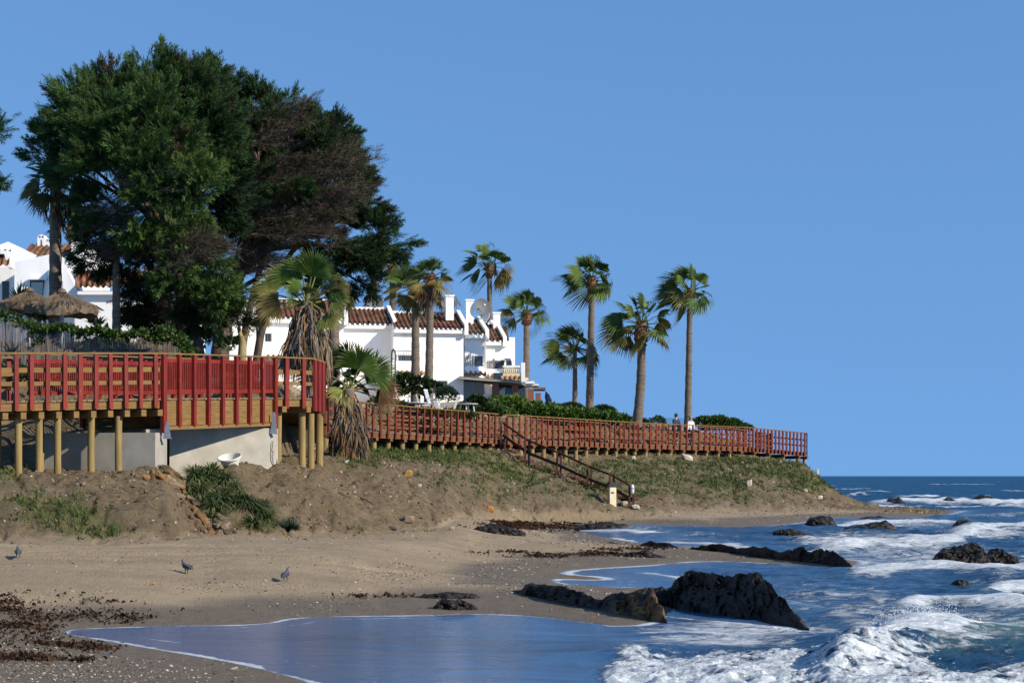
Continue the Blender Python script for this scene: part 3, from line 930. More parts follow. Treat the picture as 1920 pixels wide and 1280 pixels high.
def long_leg(label, pts, nposts, red, pile_n, low=-.20, back=True, pw=.125, endcap=False, rails=((.36, .085), (.70, .085)), back_dn=1.0, offs=None):
    root = thing('boardwalk', label, 'boardwalk', lerp(pts[0], pts[-1], .5), 'sections of the boardwalk')
    fronts = [np.asarray(p) for p in pts]
    if offs is None:
        ns = []
        for i in range(len(fronts)):
            a = fronts[max(0, i - 1)]; b_ = fronts[min(len(fronts) - 1, i + 1)]
            ns.append(left_of(a, b_, DW))
    else:
        ns = offs
    mbd = MB()
    for i in range(len(fronts) - 1):
        p0, p1 = fronts[i], fronts[i + 1]
        L = np.linalg.norm(p1 - p0); k = int(L / .2)
        for j in range(k):
            t0, t1 = (j + .04) / k, (j + .96) / k
            a, b_ = lerp(p0, p1, t0), lerp(p0, p1, t1)
            na, nb_ = lerp(ns[i], ns[i + 1], t0), lerp(ns[i], ns[i + 1], t1)
            e = .02 + random.uniform(0, .02)
            mbd.prism([a - unit(na) * e, b_ - unit(nb_) * e, b_ + nb_, a + na], V3(0, 0, -.045))
    mbd.build('deck', M['deck_wood'], root)
    for i in range(len(fronts) - 1):
        p0, p1 = fronts[i], fronts[i + 1]
        q0, q1 = p0 + ns[i], p1 + ns[i + 1]
        out = -(ns[i] + ns[i + 1]) / 2
        railing(root, p0, p1, nposts[i], red, out, low=low, pw=pw, rails=rails, wood=M['far_ochre'])
        if back:
            railing(root, q0, q1, max(2, int(nposts[i] * back_dn)), red, -out, low=-.05, pw=pw, rails=rails, wood=M['far_ochre'])
        edge_beam(root, p0, p1, out, mat_=M['far_ochre'])
        L = np.linalg.norm(p1 - p0)
        m_ = MB()
        for t in (np.arange(pile_n[i]) + .5) / pile_n[i]:
            p = lerp(p0, p1, t)
            m_.beam(p + V3(0, 0, -.30) + unit(out) * .12, p + lerp(ns[i], ns[i + 1], t) + V3(0, 0, -.30), .16, .12)
        m_.build('cross_beam', M['far_ochre'], root)
        pp = []
        for t in (np.arange(pile_n[i]) + .5) / pile_n[i]:
            p = lerp(p0, p1, t) - unit(out) * .10
            pp.append((p, p[2] - .34))
            if i > 0 or len(fronts) < 4: pass
        piles(root, pp, r=.11)
    return root

o1, o2, o3 = V3(-2.3, .2, 0), V3(-2.0, 1.4, 0), V3(-1.35, 1.9, 0)
long_leg('stretch of boardwalk running back behind the small fan palm to the beach stairs', [L2, D1, D2, D3], [24, 7, 19], M['far_red_paint'], [9, 5, 10],
         offs=[o1, o1, o2, o3], back_dn=.8)
long_leg('farthest stretch of red boardwalk rounding the grassy headland', [E0, E1, E2, E3, E4], [26, 18, 16, 8], M['far_red_paint'], [13, 9, 4, 2],
         offs=[o3, V3(-.95, 2.1, 0), V3(-.7, 2.2, 0), V3(-1.6, 2.2, 0), V3(-2.2, .8, 0)], back_dn=.9, pw=.115)

# ---- concrete abutments
ab = thing('abutment', 'grey concrete block under the left end of the footbridge', 'abutment', P(230, 880, 47.5), 'concrete abutments')
m_ = MB()
z1 = h(811, 46.6)
a = P(75, 880, 47.0); a[2] = 1.3
bq = P(291, 880, 46.3); bq[2] = 1.3
c_ = P(313, 880, 47.2); c_[2] = 1.3
m_.prism([a, bq, c_, c_ + V3(-1.2, 3.0, 0), a + V3(0, 3.0, 0)][::-1], V3(0, 0, z1 - 1.3))
m_.box((c_ + bq) / 2 + V3(-.25, .35, z1 - 1.3 + .045), (.5, .5, .09), rz=.4)
m_.build('block', M['concrete'], ab)

ab2 = thing('abutment', 'pale concrete wing wall under the right end of the footbridge, scrawled with black paint', 'abutment', P(420, 870, 52.5), 'concrete abutments')
zt2 = h(803, 51.9)
a = P(318, 880, 49.4); bq = P(504, 880, 51.6); c_ = P(522, 880, 52.1)
for v in (a, bq, c_): v[2] = 1.0
m_ = MB()
m_.prism([a, bq, c_, c_ + V3(-.4, 3.2, 0), a + V3(0, 3, 0)][::-1], V3(0, 0, zt2 - 1.0))
wall = m_.build('wing_wall', M['concrete'], ab2)
# black scrawl on the narrow lit end face
e_ = unit(c_ - bq); nf = unit(np.cross(e_, V3(0, 0, 1)))
m_ = MB()
def scr(pts):
    m_.tube([bq + e_ * (u * .30) + V3(0, 0, 1.15 + v * 1.0) + nf * .006 for u, v in pts], .011, 5)
scr([(.35, .75), (.3, .5), (.32, .25), (.5, .2)])
scr([(.45, .78), (.75, .80), (.62, .62), (.5, .55), (.8, .5), (.55, .35), (.78, .3)])
scr([(.5, .2), (.7, .12), (.8, .22), (.62, .28)])
m_.build('graffiti', M['dark_paint'], ab2)

# ---- beach stairs with brown handrail
st = thing('beach_stairs', 'dark brown wooden beach stairs with handrail climbing the bank to the boardwalk', 'stairs', find_Z(1060, 870))
posts = [(943, 826, 790, 85.4), (988, 853, 822, 84.4), (1048, 867, 846, 83.6), (1105, 903, 872, 82.5), (1147, 925, 888, 81.6), (1184, 945, 909, 81.2)]
tops = []; mids = []
for px, pb, pt, Z in posts:
    x = PX(px, Z); g = gz(x, Z)
    top = h(pt, Z)
    for dx in (-.085, .085):
        mm = MB(); mm.box((x + dx, Z, (g - .3 + top) / 2), (.085, .11, top - g + .3)); mm.build('post', M['dark_brown_wood'], st)
    tops.append(V3(x, Z - .02, top - .06)); mids.append(V3(x, Z - .02, top - .62))
mm = MB()
for i in range(len(tops) - 1):
    mm.beam(tops[i], tops[i + 1], .05, .085)
mm.build('handrail', M['dark_brown_wood'], st)
mm = MB()
for i in range(len(mids) - 1):
    mm.beam(mids[i] + V3(0, .04, 0), mids[i + 1] + V3(0, .04, 0), .05, .13)
mm.build('lower_rail', M['dark_brown_wood'], st)
for t in np.linspace(.05, .98, 16):
    p = lerp(V3(PX(948, 86), 86.4, 3.6), on(1192, 82.6), t)
    mm = MB(); mm.box((p[0], p[1], gz(p[0], p[1]) + .05), (.32, 1.3, .12), rz=-.25); mm.build('tread', M['dark_brown_wood'], st)

lamp_p = V3(PX(1185.5, 81.05), 81.05, h(917, 81.05))
lm = thing('stair_lamp', 'small white lamp fixed to the last post of the beach stairs', 'lamp', lamp_p)
mm = MB(); mm.lathe([(0, -.2), (.07, -.19), (.085, -.05), (.085, .1), (.06, .2), (0, .22)], lamp_p + V3(0, -.03, 0), 12); mm.build('lamp_body', M['plastic_white'], lm, smooth=True)
mm = MB(); mm.lathe([(.09, .02), (.1, .02), (.1, .06), (.09, .06)], lamp_p + V3(0, -.03, 0), 12); mm.build('band', M['steel'], lm)

cp = on(1147, 80.6)
pi = thing('pillar', 'cream rectangular pillar with a dark cap at the foot of the beach stairs', 'pillar', cp)
zt_ = h(911, 80.6)
mm = MB(); mm.box((cp[0], cp[1], (cp[2] - .3 + zt_) / 2), (.30, .30, zt_ - cp[2] + .3), rz=.35); mm.build('shaft', M['cream'], pi)
mm = MB(); mm.box((cp[0], cp[1], zt_ + .05), (.46, .46, .10), rz=.35); mm.box((cp[0], cp[1], zt_ + .14), (.3, .3, .08), rz=.35); mm.build('cap', M['dark_paint'], pi)
mm = MB(); mm.obox(cp + V3(.03, -.158, zt_ - cp[2] - .28), V3(.09, .033, 0) * .7, V3(-.001, .004, 0), V3(0, 0, .03)); mm.build('plate', M['dark_paint'], pi)

# white drain pipe and white marker post
wp = on(755, 79.2)
mm = MB(); mm.tube([V3(wp[0], wp[1], wp[2] - .3), V3(wp[0], wp[1], h(824, 79.2))], .12, 14)
tag(mm.build('drain_pipe', M['plastic_white'], None, loc=wp), 'white drain pipe standing under the boardwalk among the wooden pile stubs', 'pipe')
wp = V3(PX(1533, 108.5), 108.5, gz(PX(1533, 108.5), 108.5))
mk = thing('marker_post', 'white square marker post on the tip of the headland', 'post', wp)
mm = MB(); mm.box((wp[0], wp[1], (wp[2] - .2 + h(880, 108.5)) / 2), (.13, .13, h(880, 108.5) - wp[2] + .2)); mm.build('shaft', M['plastic_white'], mk)
mm = MB(); mm.box((wp[0], wp[1], h(880, 108.5) + .02), (.17, .17, .04)); mm.build('cap', M['plastic_white'], mk)
# ------------------------------------------------------------------ houses
TH = math.radians(11)
EV = V3(math.cos(TH), math.sin(TH), 0)       # along the facades of the terrace
NV = V3(math.sin(TH), -math.cos(TH), 0)      # out of the facades
ZUP = V3(0, 0, 1)

def along(A, px, e=EV):
    """Length along e from A until it shows at photo column px."""
    u = (px - 960) / F
    return (u * A[1] - A[0]) / (e[0] - u * e[1])

def tile_roof(name, parent, c0, e, w, sv, pitch=.27, course=.42, seed=0, amp=.055, pale=(.205, .120, .078), dark=(.070, .038, .026)):
    """Barrel tiles from the eave corner c0, w along e, sv up the slope."""
    L = np.linalg.norm(sv); s = sv / L
    n = unit(np.cross(e, s))
    if n[2] < 0: n = -n
    per = 8
    ncol = max(1, int(round(w / pitch))); nu = ncol * per + 1
    nc = max(2, int(round(L / course))); nvr = nc * 2
    r = np.random.default_rng(seed + 5)
    tone = r.uniform(0, 1, (nc, ncol)); warm = r.uniform(-.04, .08, (nc, ncol))
    u = np.linspace(0, 1, nu)
    cyc = np.cos(2 * np.pi * u * ncol)
    prof_ = np.where(cyc > 0, np.sqrt(np.abs(cyc)), -.55 * np.sqrt(np.abs(cyc))) * amp
    V, Cc = [], []
    for k in range(nc):
        for t, lift in ((k / nc, .03), ((k + .98) / nc, .0)):
            V.append(c0 + e * (u * w)[:, None] + s * (t * L) + n * (prof_ + lift + .03)[:, None])
            ci = np.minimum((u * ncol + .5).astype(int), ncol - 1)
            tt = tone[k, ci][:, None]
            col = np.array(dark) * (1 - tt) + np.array(pale) * tt
            col[:, 0] += warm[k, ci]
            Cc.append(col)
    V = np.concatenate(V); Cc = np.concatenate(Cc)
    i = np.arange(nvr - 1)[:, None] * nu; j = np.arange(nu - 1)[None, :]
    q = np.stack([i + j, i + j + 1, i + nu + j + 1, i + nu + j], -1).reshape(-1, 4)
    mb = MB(); mb.add(V, q, Cc)
    return mb.build(name, M['tile'], parent, smooth=True)

def pane(parent, c, e, n, w, hh, bars=0, rail=None, frame=.06):
    """A window: frame as the part, pane and bars as its sub-parts."""
    fr = MB()
    for sx in (-1, 1):
        fr.obox(c + e * sx * (w / 2 + frame / 2) + n * .03, e * frame / 2, n * .035, ZUP * (hh / 2 + frame))
    for sz in (-1, 1):
        fr.obox(c + ZUP * sz * (hh / 2 + frame / 2) + n * .03, e * w / 2, n * .034, ZUP * frame / 2)
    f = fr.build('window', M['white_wall'], parent)
    p = MB(); p.obox(c + n * .006, e * w / 2, n * .005, ZUP * hh / 2); p.build('pane', M['glass_dark'], f)
    if bars:
        b_ = MB()
        for k in range(bars):
            b_.obox(c + e * (-w / 2 + w * (k + .5) / bars) + n * .10, e * .012, n * .012, ZUP * hh / 2)
        b_.obox(c + n * .10 + ZUP * (hh / 2 - .03), e * w / 2, n * .014, ZUP * .02)
        b_.build('window_bars', M['grey_trim'], f)
    return f

def terrace(label, x0, x1, Z, yeave, yridge, rd=2.6, roof=True, zb=5.2, depth=8.5, verge=True, seed=0, cornice=True, roofx=None):
    A = P(x0, yeave, Z); zt_ = A[2]
    w = along(A, x1)
    root = thing('terraced_house', label, 'house', V3(A[0], A[1], zb), 'white terraced houses')
    zr = h(yridge, Z + rd * .9) - .08
    O = V3(A[0], A[1], 0)
    poly = [O + ZUP * zb, O + ZUP * zt_, O - NV * rd + ZUP * zr, O - NV * (rd + 1.2) + ZUP * zr, O - NV * depth + ZUP * (zt_ + .4), O - NV * depth + ZUP * zb]
    mb = MB(); mb.prism(poly, EV * w); mb.build('wall', M['white_wall'], root)
    if roof:
        a0, a1 = (0, w) if roofx is None else (along(A, roofx[0]), along(A, roofx[1]))
        sv = (O - NV * rd + ZUP * zr) - (O + NV * .32 + ZUP * (zt_ - .10))
        rf = tile_roof('roof', root, O + NV * .32 + ZUP * (zt_ - .10) + EV * a0, EV, a1 - a0, sv, seed=seed)
        mb = MB(); mb.beam(O - NV * (rd + .1) + ZUP * (zr + .06) + EV * a0, O - NV * (rd + .1) + ZUP * (zr + .06) + EV * a1, .3, .16); mb.build('ridge', M['white_wall'], rf)
        if cornice:
            mb = MB()
            mb.beam(O + NV * .14 + ZUP * (zt_ - .27) + EV * a0, O + NV * .14 + ZUP * (zt_ - .27) + EV * a1, .28, .20)
            k = int((a1 - a0) / .27)
            for i in range(k):
                mb.box(O + NV * .22 + ZUP * (zt_ - .125) + EV * (a0 + (i + .5) * (a1 - a0) / k), (.10, .2, .09), rz=TH)
            mb.build('cornice', M['white_wall'], rf)
    if verge:
        mb = MB()
        p0 = O + EV * w + ZUP * (zt_ + .02) + NV * .42
        p1 = O + EV * w - NV * rd + ZUP * (zr + .24)
        out = [O + EV * w + NV * .40 + ZUP * (zt_ - .45), O + EV * w + NV * .40 + ZUP * (zt_ + .14), p1 + ZUP * .02, p1 - NV * 1.2 + ZUP * .02, O + EV * w - NV * (rd + 1.2) + ZUP * (zt_ - .45)]
        mb.prism(out, EV * .22)
        mb.build('verge_wall', M['white_wall'], root)
    return root, O, w, zt_, zr

def chimney(root, px0, px1, y0, y1, Z, cap=True, round_top=False):
    a = P(px0, y1, Z); w = (px1 - px0) * Z / F
    z0, z1_ = a[2] - .4, h(y0, Z)
    mb = MB()
    mb.box((a[0] + w / 2, Z, (z0 + z1_) / 2), (w, w * .8, z1_ - z0), rz=TH)
    if cap:
        mb.box((a[0] + w / 2, Z, z1_ + .04), (w + .1, w * .8 + .1, .08), rz=TH)
    return mb.build('chimney', M['white_wall'], root)

# the terrace on the right, left to right
h0, O, w, zt_, zr = terrace('white house with a flat parapet behind the big shaggy palm', 424, 497, 96, 566, 562, roof=False, verge=False, zb=5.0)
mb = MB(); mb.beam(O + ZUP * (zt_ + .03), O + EV * w + ZUP * (zt_ + .03), .5, .12); mb.build('parapet', M['white_wall'], h0)
h0b, O, w, zt_, zr = terrace('white tiled house half hidden behind the crown of the big shaggy palm', 482, 644, 101, 592, 560, seed=1, zb=5.0)
f_ = pane(h0b, O + EV * along(P(482, 592, 101), 497) + ZUP * h(640, 101), EV, NV, .7, .9, bars=5)
mb = MB(); mb.obox(O + EV * 1.0 + NV * .5 + ZUP * (h(658, 101)), EV * 1.4, NV * .5, ZUP * .45); bl = mb.build('balcony', M['white_wall'], h0b)
tile_roof('balcony_tiles', bl, O + NV * 1.35 + EV * -.3 + ZUP * (h(668, 101) - .3), EV, 2.8, -NV * .5 + ZUP * .35, seed=9)

h1, O, w, zt_, zr = terrace('white tiled house with a grey satellite dish, right of the big shaggy palm', 641, 735, 108.0, 604, 576, seed=2)
chimney(h1, 692, 717, 563, 580, 113); 
h2, O, w, zt_, zr = terrace('white house with a blank wall behind the two thin brown palms', 738, 869, 107.5, 612, 584, seed=3)
chimney(h2, 835, 850, 556, 588, 109.2)
A2 = P(738, 612, 107.5)
f_ = pane(h2, O + EV * (along(A2, 762)) + ZUP * h(680, 107.5), EV, NV, .95, .9, bars=8)
mb = MB(); mb.obox(O + EV * along(A2, 757) + NV * .55 + ZUP * h(692, 107.5), EV * .8, NV * .55, ZUP * .42); bl = mb.build('balcony', M['white_wall'], h2)
mb = MB()
for k in range(11):
    mb.obox(O + EV * (along(A2, 757) - .75 + k * .15) + NV * 1.05 + ZUP * (h(692, 107.5) + .7), EV * .012, NV * .012, ZUP * .3)
mb.obox(O + EV * along(A2, 757) + NV * 1.05 + ZUP * (h(692, 107.5) + 1.0), EV * .8, NV * .015, ZUP * .02)
mb.build('balcony_rail', M['grey_trim'], bl)
tile_roof('balcony_tiles', bl, O + NV * 1.55 + EV * (along(A2, 740)) + ZUP * h(708, 107.5), EV, 1.7, -NV * .45 + ZUP * .32, seed=10, pale=(.5, .3, .14), dark=(.3, .15, .06))
pane(h2, O + EV * along(A2, 825) + ZUP * h(725, 107.5), EV, NV, .85, .75, bars=6)

h3, O3, w, zt3, zr = terrace('white house with a barred window and tiled balcony, right of the blank wall', 871.5, 908, 110.5, 623, 597, seed=4)
chimney(h3, 873, 887, 564, 600, 112.5)
A3 = P(871.5, 623, 110.5)
pane(h3, O3 + EV * along(A3, 897) + ZUP * h(678, 110.5), EV, NV, .5, .72)
mb = MB()
for k in range(6):
    mb.obox(O3 + EV * (along(A3, 873) + k * .13) + NV * .12 + ZUP * h(679, 110.5), EV * .012, NV * .012, ZUP * .36)
mb.obox(O3 + EV * (along(A3, 880)) + NV * .12 + ZUP * h(668, 110.5), EV * .33, NV * .014, ZUP * .02)
mb.build('balcony_rail', M['grey_trim'], h3)
mb = MB()
c_ = O3 + EV * along(A3, 888) + ZUP * h(693.5, 110.5)
mb.prism([c_ - EV * .6 + NV * .03 - ZUP * .22, c_ - EV * .6 + NV * .9 - ZUP * .22, c_ - EV * .6 + NV * .5 + ZUP * .2, c_ - EV * .6 + NV * .03 + ZUP * .2], EV * 1.15); bl = mb.build('balcony', M['white_wall'], h3)
tile_roof('balcony_tiles', bl, c_ - EV * .62 + NV * 1.15 - ZUP * .44, EV, 1.2, -NV * .4 + ZUP * .3, seed=11, pale=(.5, .3, .14), dark=(.3, .15, .06))

h4, O4, w, zt4, zr = terrace('narrow white house with a dark balcony window and a curved grey awning', 911, 941.5, 114, 636, 605, seed=5)
chimney(h4, 924, 937, 588, 632, 116)
A4 = P(911, 636, 114)
pane(h4, O4 + EV * along(A4, 936) + ZUP * h(683.5, 114), EV, NV, .6, .5)
mb = MB()
for k in range(8):
    mb.obox(O4 + EV * (along(A4, 913) + k * .13) + NV * .12 + ZUP * h(685, 114), EV * .012, NV * .012, ZUP * .34)
mb.obox(O4 + EV * (along(A4, 928)) + NV * .12 + ZUP * h(677.5, 114), EV * .5, NV * .014, ZUP * .025)
mb.box(O4 + EV * along(A4, 924.5) + NV * .2 + ZUP * h(682, 114), (.12, .1, .62), rz=TH)
mb.build('balcony_rail', M['grey_trim'], h4)
mb = MB()
a = np.linspace(0, np.pi * .6, 8)
c_ = O4 + EV * along(A4, 944) + ZUP * h(682, 113)
mb.prism([c_ + NV * (.9 * np.sin(t)) + ZUP * (.42 * np.cos(t)) for t in a] + [c_ + NV * (.86 * np.sin(t)) + ZUP * (.38 * np.cos(t)) for t in a[::-1]], EV * .35)
mb.build('awning', M['dish'], h4)
mb = MB()
c_ = O4 + EV * along(A4, 929) + ZUP * h(697, 113.5)
mb.prism([c_ - EV * .75 + NV * .03 - ZUP * .25, c_ - EV * .75 + NV * .9 - ZUP * .25, c_ - EV * .75 + NV * .5 + ZUP * .18, c_ - EV * .75 + NV * .03 + ZUP * .18], EV * 1.2); bl = mb.build('balcony', M['white_wall'], h4)
tile_roof('balcony_tiles', bl, c_ - EV * .62 + NV * 1.15 - ZUP * .46, EV, 1.15, -NV * .4 + ZUP * .3, seed=12, pale=(.5, .3, .14), dark=(.3, .15, .06))

h5, O5, w, zt5, zr = terrace('farthest white house of the terrace with a balustraded corner balcony', 941.5, 965.5, 117, 632, 630, seed=6, roof=False, verge=False)
A5 = P(941.5, 632, 117)
tile_roof('roof', h5, O5 + NV * .3 + ZUP * (h(641, 117)), EV, along(A5, 953), -NV * 1.0 + ZUP * (h(612, 118) - h(641, 117)), seed=7)
mb = MB(); mb.beam(O5 + NV * .14 + ZUP * h(645, 117), O5 + EV * along(A5, 953) + NV * .14 + ZUP * h(645, 117), .26, .16); mb.build('cornice', M['white_wall'], h5)
mb = MB(); mb.prism([O5 + EV * along(A5, 952) + NV * .02 + ZUP * h(640, 117), O5 + EV * along(A5, 939) - NV * 1.1 + ZUP * h(610, 118), O5 + EV * along(A5, 939) - NV * 1.1 + ZUP * h(640, 117)], NV * -.3); mb.build('verge_wall', M['white_wall'], h5)
# corner balcony: slab, balusters, rail, end pillar
b0, b1, Zb = PX(943, 111), PX(979, 111), 111.0
mb = MB()
mb.box(((b0 + b1) / 2, Zb + 1.2, h(706, Zb)), (b1 - b0, 2.6, .42)); bl = mb.build('balcony', M['cream'], h5)
mb = MB()
for k in range(8):
    x = b0 + .08 + k * (b1 - b0 - .2) / 8
    mb.lathe([(.03, 0), (.055, .08), (.07, .2), (.035, .34), (.05, .4)], (x, Zb, h(698, Zb) - .06), 8)
mb.build('balusters', M['cream'], bl)
mb = MB(); mb.box(((b0 + b1) / 2, Zb, h(687, Zb)), (b1 - b0, .22, .12)); mb.build('balcony_rail', M['white_wall'], bl)
mb = MB(); mb.box((b1 + .06, Zb - .01, h(698, Zb)), (.24, .26, 1.15)); mb.build('pillar', M['white_wall'], bl)
tile_roof('balcony_tiles', bl, V3(b0 - .1, Zb - .55, h(714, Zb)), V3(1, 0, 0), b1 - b0, V3(0, .45, .26), seed=13, pale=(.45, .27, .14), dark=(.25, .13, .06))
mb = MB(); mb.box((PX(987, 112), 113.2, h(718, 112)), (.95, 4.2, .14)); mb.prism([V3(PX(979, 111.6), 111.6, h(716, 112)), V3(PX(992, 111.6), 111.6, h(716, 112)), V3(PX(991, 111.6), 111.6, h(709, 112)), V3(PX(981, 111.6), 111.6, h(707, 112))], V3(0, .3, 0)); mb.build('canopy', M['white_wall'], h5)
mb = MB(); mb.box((PX(994, 112), 112.4, h(722, 112)), (1.0, 2.2, .12)); mb.build('canopy', M['white_wall'], h5)

# the veranda in front of the three narrow houses
ve = thing('veranda', 'shaded veranda with a dark flat roof on red brick pillars below the narrow white houses', 'veranda', V3(PX(920, 108), 108, 6))
x0, x1 = PX(861, 107.6), PX(975, 107.6)
mb = MB()
mb.prism([V3(x0, 107.6, h(705, 107.6)), V3(x1, 107.6, h(713.5, 107.6)), V3(x1 + .4, 111.5, h(713.5, 107.6)), V3(x0, 111.5, h(705, 107.6))], V3(0, 0, -.16)); mb.build('roof', M['grey_trim'], ve)
mb = MB(); mb.beam(V3(x0, 107.55, h(708.5, 107.6)), V3(x1, 107.55, h(717, 107.6)), .06, .1); mb.build('roof_edge', M['concrete'], ve)
for a, b_ in ((922.5, 935), (960, 972), (990, 1001), (1004, 1014)):
    Zp = 107.8 if a < 980 else 109.5
    mb = MB(); w_ = (b_ - a) * Zp / F
    top = h(712 if a < 950 else (716 if a < 980 else (722 if a < 1000 else 730)), Zp) - .2
    mb.box((PX((a + b_) / 2, Zp), Zp + w_ / 2, (5.2 + top) / 2), (w_, w_, top - 5.2)); mb.build('pillar', M['brick'], ve)
mb = MB(); mb.box((PX(1011, 111), 112, h(728, 111)), (.75, 2.5, .12)); mb.build('side_roof', M['grey_trim'], ve)
mb = MB(); mb.box((PX(880, 110.0), 110.2, 6.5), (PX(908, 110) - PX(866, 110), .2, 2.6)); mb.build('back_wall', M['white_wall'], ve)
mb = MB(); mb.box((PX(945, 108.6), 108.6, h(752, 108.6)), (PX(961, 108.6) - PX(935, 108.6), .2, .7)); mb.box((PX(915, 108.2), 108.2, h(752, 108.2)), (.5, .2, .8)); mb.build('low_wall', M['white_wall'], ve)
mb = MB(); mb.box((PX(955, 111.0), 111, 6.6), (PX(985, 111) - PX(925, 111), .1, 3.0)); mb.build('glass_doors', M['glass_dark'], ve)
mb = MB(); mb.prism([V3(PX(936, 109), 109, 5.2), V3(PX(947, 109), 109, 5.2), V3(PX(947, 109), 109, h(725, 109)), V3(PX(936, 109), 109, h(733, 109))], V3(0, .15, 0)); mb.build('side_wall', M['white_wall'], ve)

# ---- satellite dishes and the aerial on the roofs
def dish(label, px, py, Z, r, face, tilt=.25, stand=.8):
    c = P(px, py, Z)
    root = thing('satellite_dish', label, 'satellite dish', c - V3(0, 0, stand), 'satellite dishes on the terrace')
    ax = unit(V3(face[0], face[1], tilt))
    mb = MB()
    pr = [(r * t, .22 * r * t * t) for t in np.linspace(0, 1, 9)]
    pr += [(r, .22 * r + .025)] + [(r * t, .22 * r * t * t + .025) for t in np.linspace(.97, 0, 8)]
    mb.lathe(pr, c, 28, ax=ax); mb.build('reflector', M['dish'], root, smooth=True)
    mb = MB(); fp = c + ax * r * .9
    mb.tube([c - V3(0, 0, r * .8) + ax * .2 * r, fp], .015, 6); mb.tube([fp - ax * .08, fp + ax * .06], .05, 8); mb.build('feed_arm', M['plastic_white'], root)
    mb = MB(); mb.tube([c - V3(0, 0, stand) - ax * .08, c - ax * .08], .04, 8); mb.build('mast', M['steel'], root)
    return root
dish('grey satellite dish above the dark tiled roof, nearest the big shaggy palm', 700, 569, 112, .58, (.30, -1), stand=1.0)
dish('grey satellite dish half hidden behind a white chimney', 838, 571, 110.4, .52, (.15, -1), stand=1.0)
dish('large grey satellite dish facing right between two white chimneys', 903, 576, 112.5, .52, (.45, -1), stand=1.0)
ar = thing('aerial', 'small dark television aerial slanting beside the chimney on the roof', 'aerial', P(857, 590, 111))
mb = MB(); mb.tube([P(858, 592, 111), P(855, 560, 111)], .02, 6); mb.build('mast', M['grey_trim'], ar)
mb = MB(); mb.beam(P(851, 553, 111), P(863, 573, 111), .04, .04)
for t in np.linspace(0, 1, 7):
    p = lerp(P(851, 553, 111), P(863, 573, 111), t); mb.beam(p - V3(.16, .1, -.1), p + V3(.16, .1, -.1), .03, .03)
mb.build('antenna_rods', M['grey_trim'], ar)
ws = thing('storage_tank', 'small pale folded satellite dish lying on the tiles behind the dark roof', 'satellite dish', P(910, 600, 113.5))
ws.name = 'satellite_dish'
mb = MB(); mb.lathe([(0, 0), (.25, .06), (.45, .2), (.43, .22), (.2, .09), (0, .03)], P(911, 600, 113.5), 16, ax=(-.6, -.6, .5)); mb.build('reflector', M['plastic_white'], ws, smooth=True)
mb = MB(); mb.lathe([(0, -.16), (.12, -.12), (.15, 0), (.1, .1), (0, .12)], P(921, 603, 113.3), 12); mb.build('feed_arm', M['plastic_white'], ws, smooth=True)

# ---- white villa on the left, behind the parasols
vl = thing('villa', 'white villa with tiled roofs and an arched chimney behind the straw parasols', 'villa', V3(PX(90, 88), 88, 6))
def flat(pxy, Z, d, m_='white_wall', name='wall'):
    mb = MB(); mb.prism([P(x, y, Z) for x, y in pxy], V3(0, d, 0)); return mb.build(name, M[m_], vl)
flat([(27, 640), (27, 491), (60, 484), (96, 476), (150, 492), (150, 640)], 86, 6)
flat([(-60, 640), (-60, 470), (-25, 468), (15, 453), (58, 474), (58, 640)], 90, 7)
flat([(-60, 640), (-60, 500), (27, 500), (27, 640)], 88.2, 3)
flat([(134, 640), (134, 450), (156, 450), (156, 640)], 90.5, 6)
flat([(140, 640), (140, 545), (330, 545), (330, 640)], 84, 8)
rf = tile_roof('roof', vl, P(40, 484, 90.8), V3(1, 0, 0), PX(136, 91) - PX(40, 91), V3(0, 2.0, h(459, 92.8) - h(484, 90.8)), seed=20, pale=(.28, .17, .10), dark=(.11, .06, .036))
tile_roof('roof', vl, P(144, 541, 83.6), V3(1, 0, 0), PX(330, 84) - PX(144, 84), V3(-.5, 2.2, h(507, 85.8) - h(541, 83.6)), seed=21, pale=(.30, .165, .09), dark=(.11, .05, .03))
tile_roof('roof', vl, P(-40, 500, 86.6), V3(1, 0, 0), PX(17, 87) - PX(-40, 87), V3(-.3, 1.5, h(470, 88.3) - h(500, 86.8)), seed=22, pale=(.30, .165, .09), dark=(.11, .05, .03))
flat([(-40, 468), (14, 470), (22, 502), (14, 502), (8, 476), (-40, 476)], 87.2, .5, name='verge_wall')
flat([(118, 560), (118, 503), (124, 503), (144, 541), (144, 560)], 83.9, .6, name='verge_wall')
flat([(145, 552), (145, 546), (330, 546), (330, 552)], 83.7, .3, name='cornice')
mb = MB()
Zc = 92.5
mb.prism([P(70, 462, Zc)] + [P(77.5 - 7.5 * math.cos(t), 447 - 7.5 * math.sin(t), Zc) for t in np.linspace(0, np.pi, 9)] + [P(85, 462, Zc)], V3(0, .5, 0))
mb.prism([P(85.2, 462, Zc), P(85.2, 447, Zc), P(96, 447, Zc), P(96, 462, Zc)], V3(0, .5, 0))
ch = mb.build('chimney', M['white_wall'], vl)
mb = MB()
for cx in (74.5, 80):
    mb.prism([P(cx - 1.8, 446, Zc - .006), P(cx - 1.8, 443, Zc - .006), P(cx, 441.4, Zc - .006), P(cx + 1.8, 443, Zc - .006), P(cx + 1.8, 446, Zc - .006)], V3(0, .003, 0))
mb.prism([P(76, 461, Zc - .006), P(76, 449.5, Zc - .006), P(79, 449.5, Zc - .006), P(79, 461, Zc - .006)], V3(0, .003, 0))
for cx in (88.5, 92):
    mb.prism([P(cx - 1.6, 449, Zc - .006), P(cx + 1.6, 449, Zc - .006), P(cx, 455, Zc - .006)], V3(0, .003, 0))
mb.build('chimney_openings', M['grey_trim'], ch)
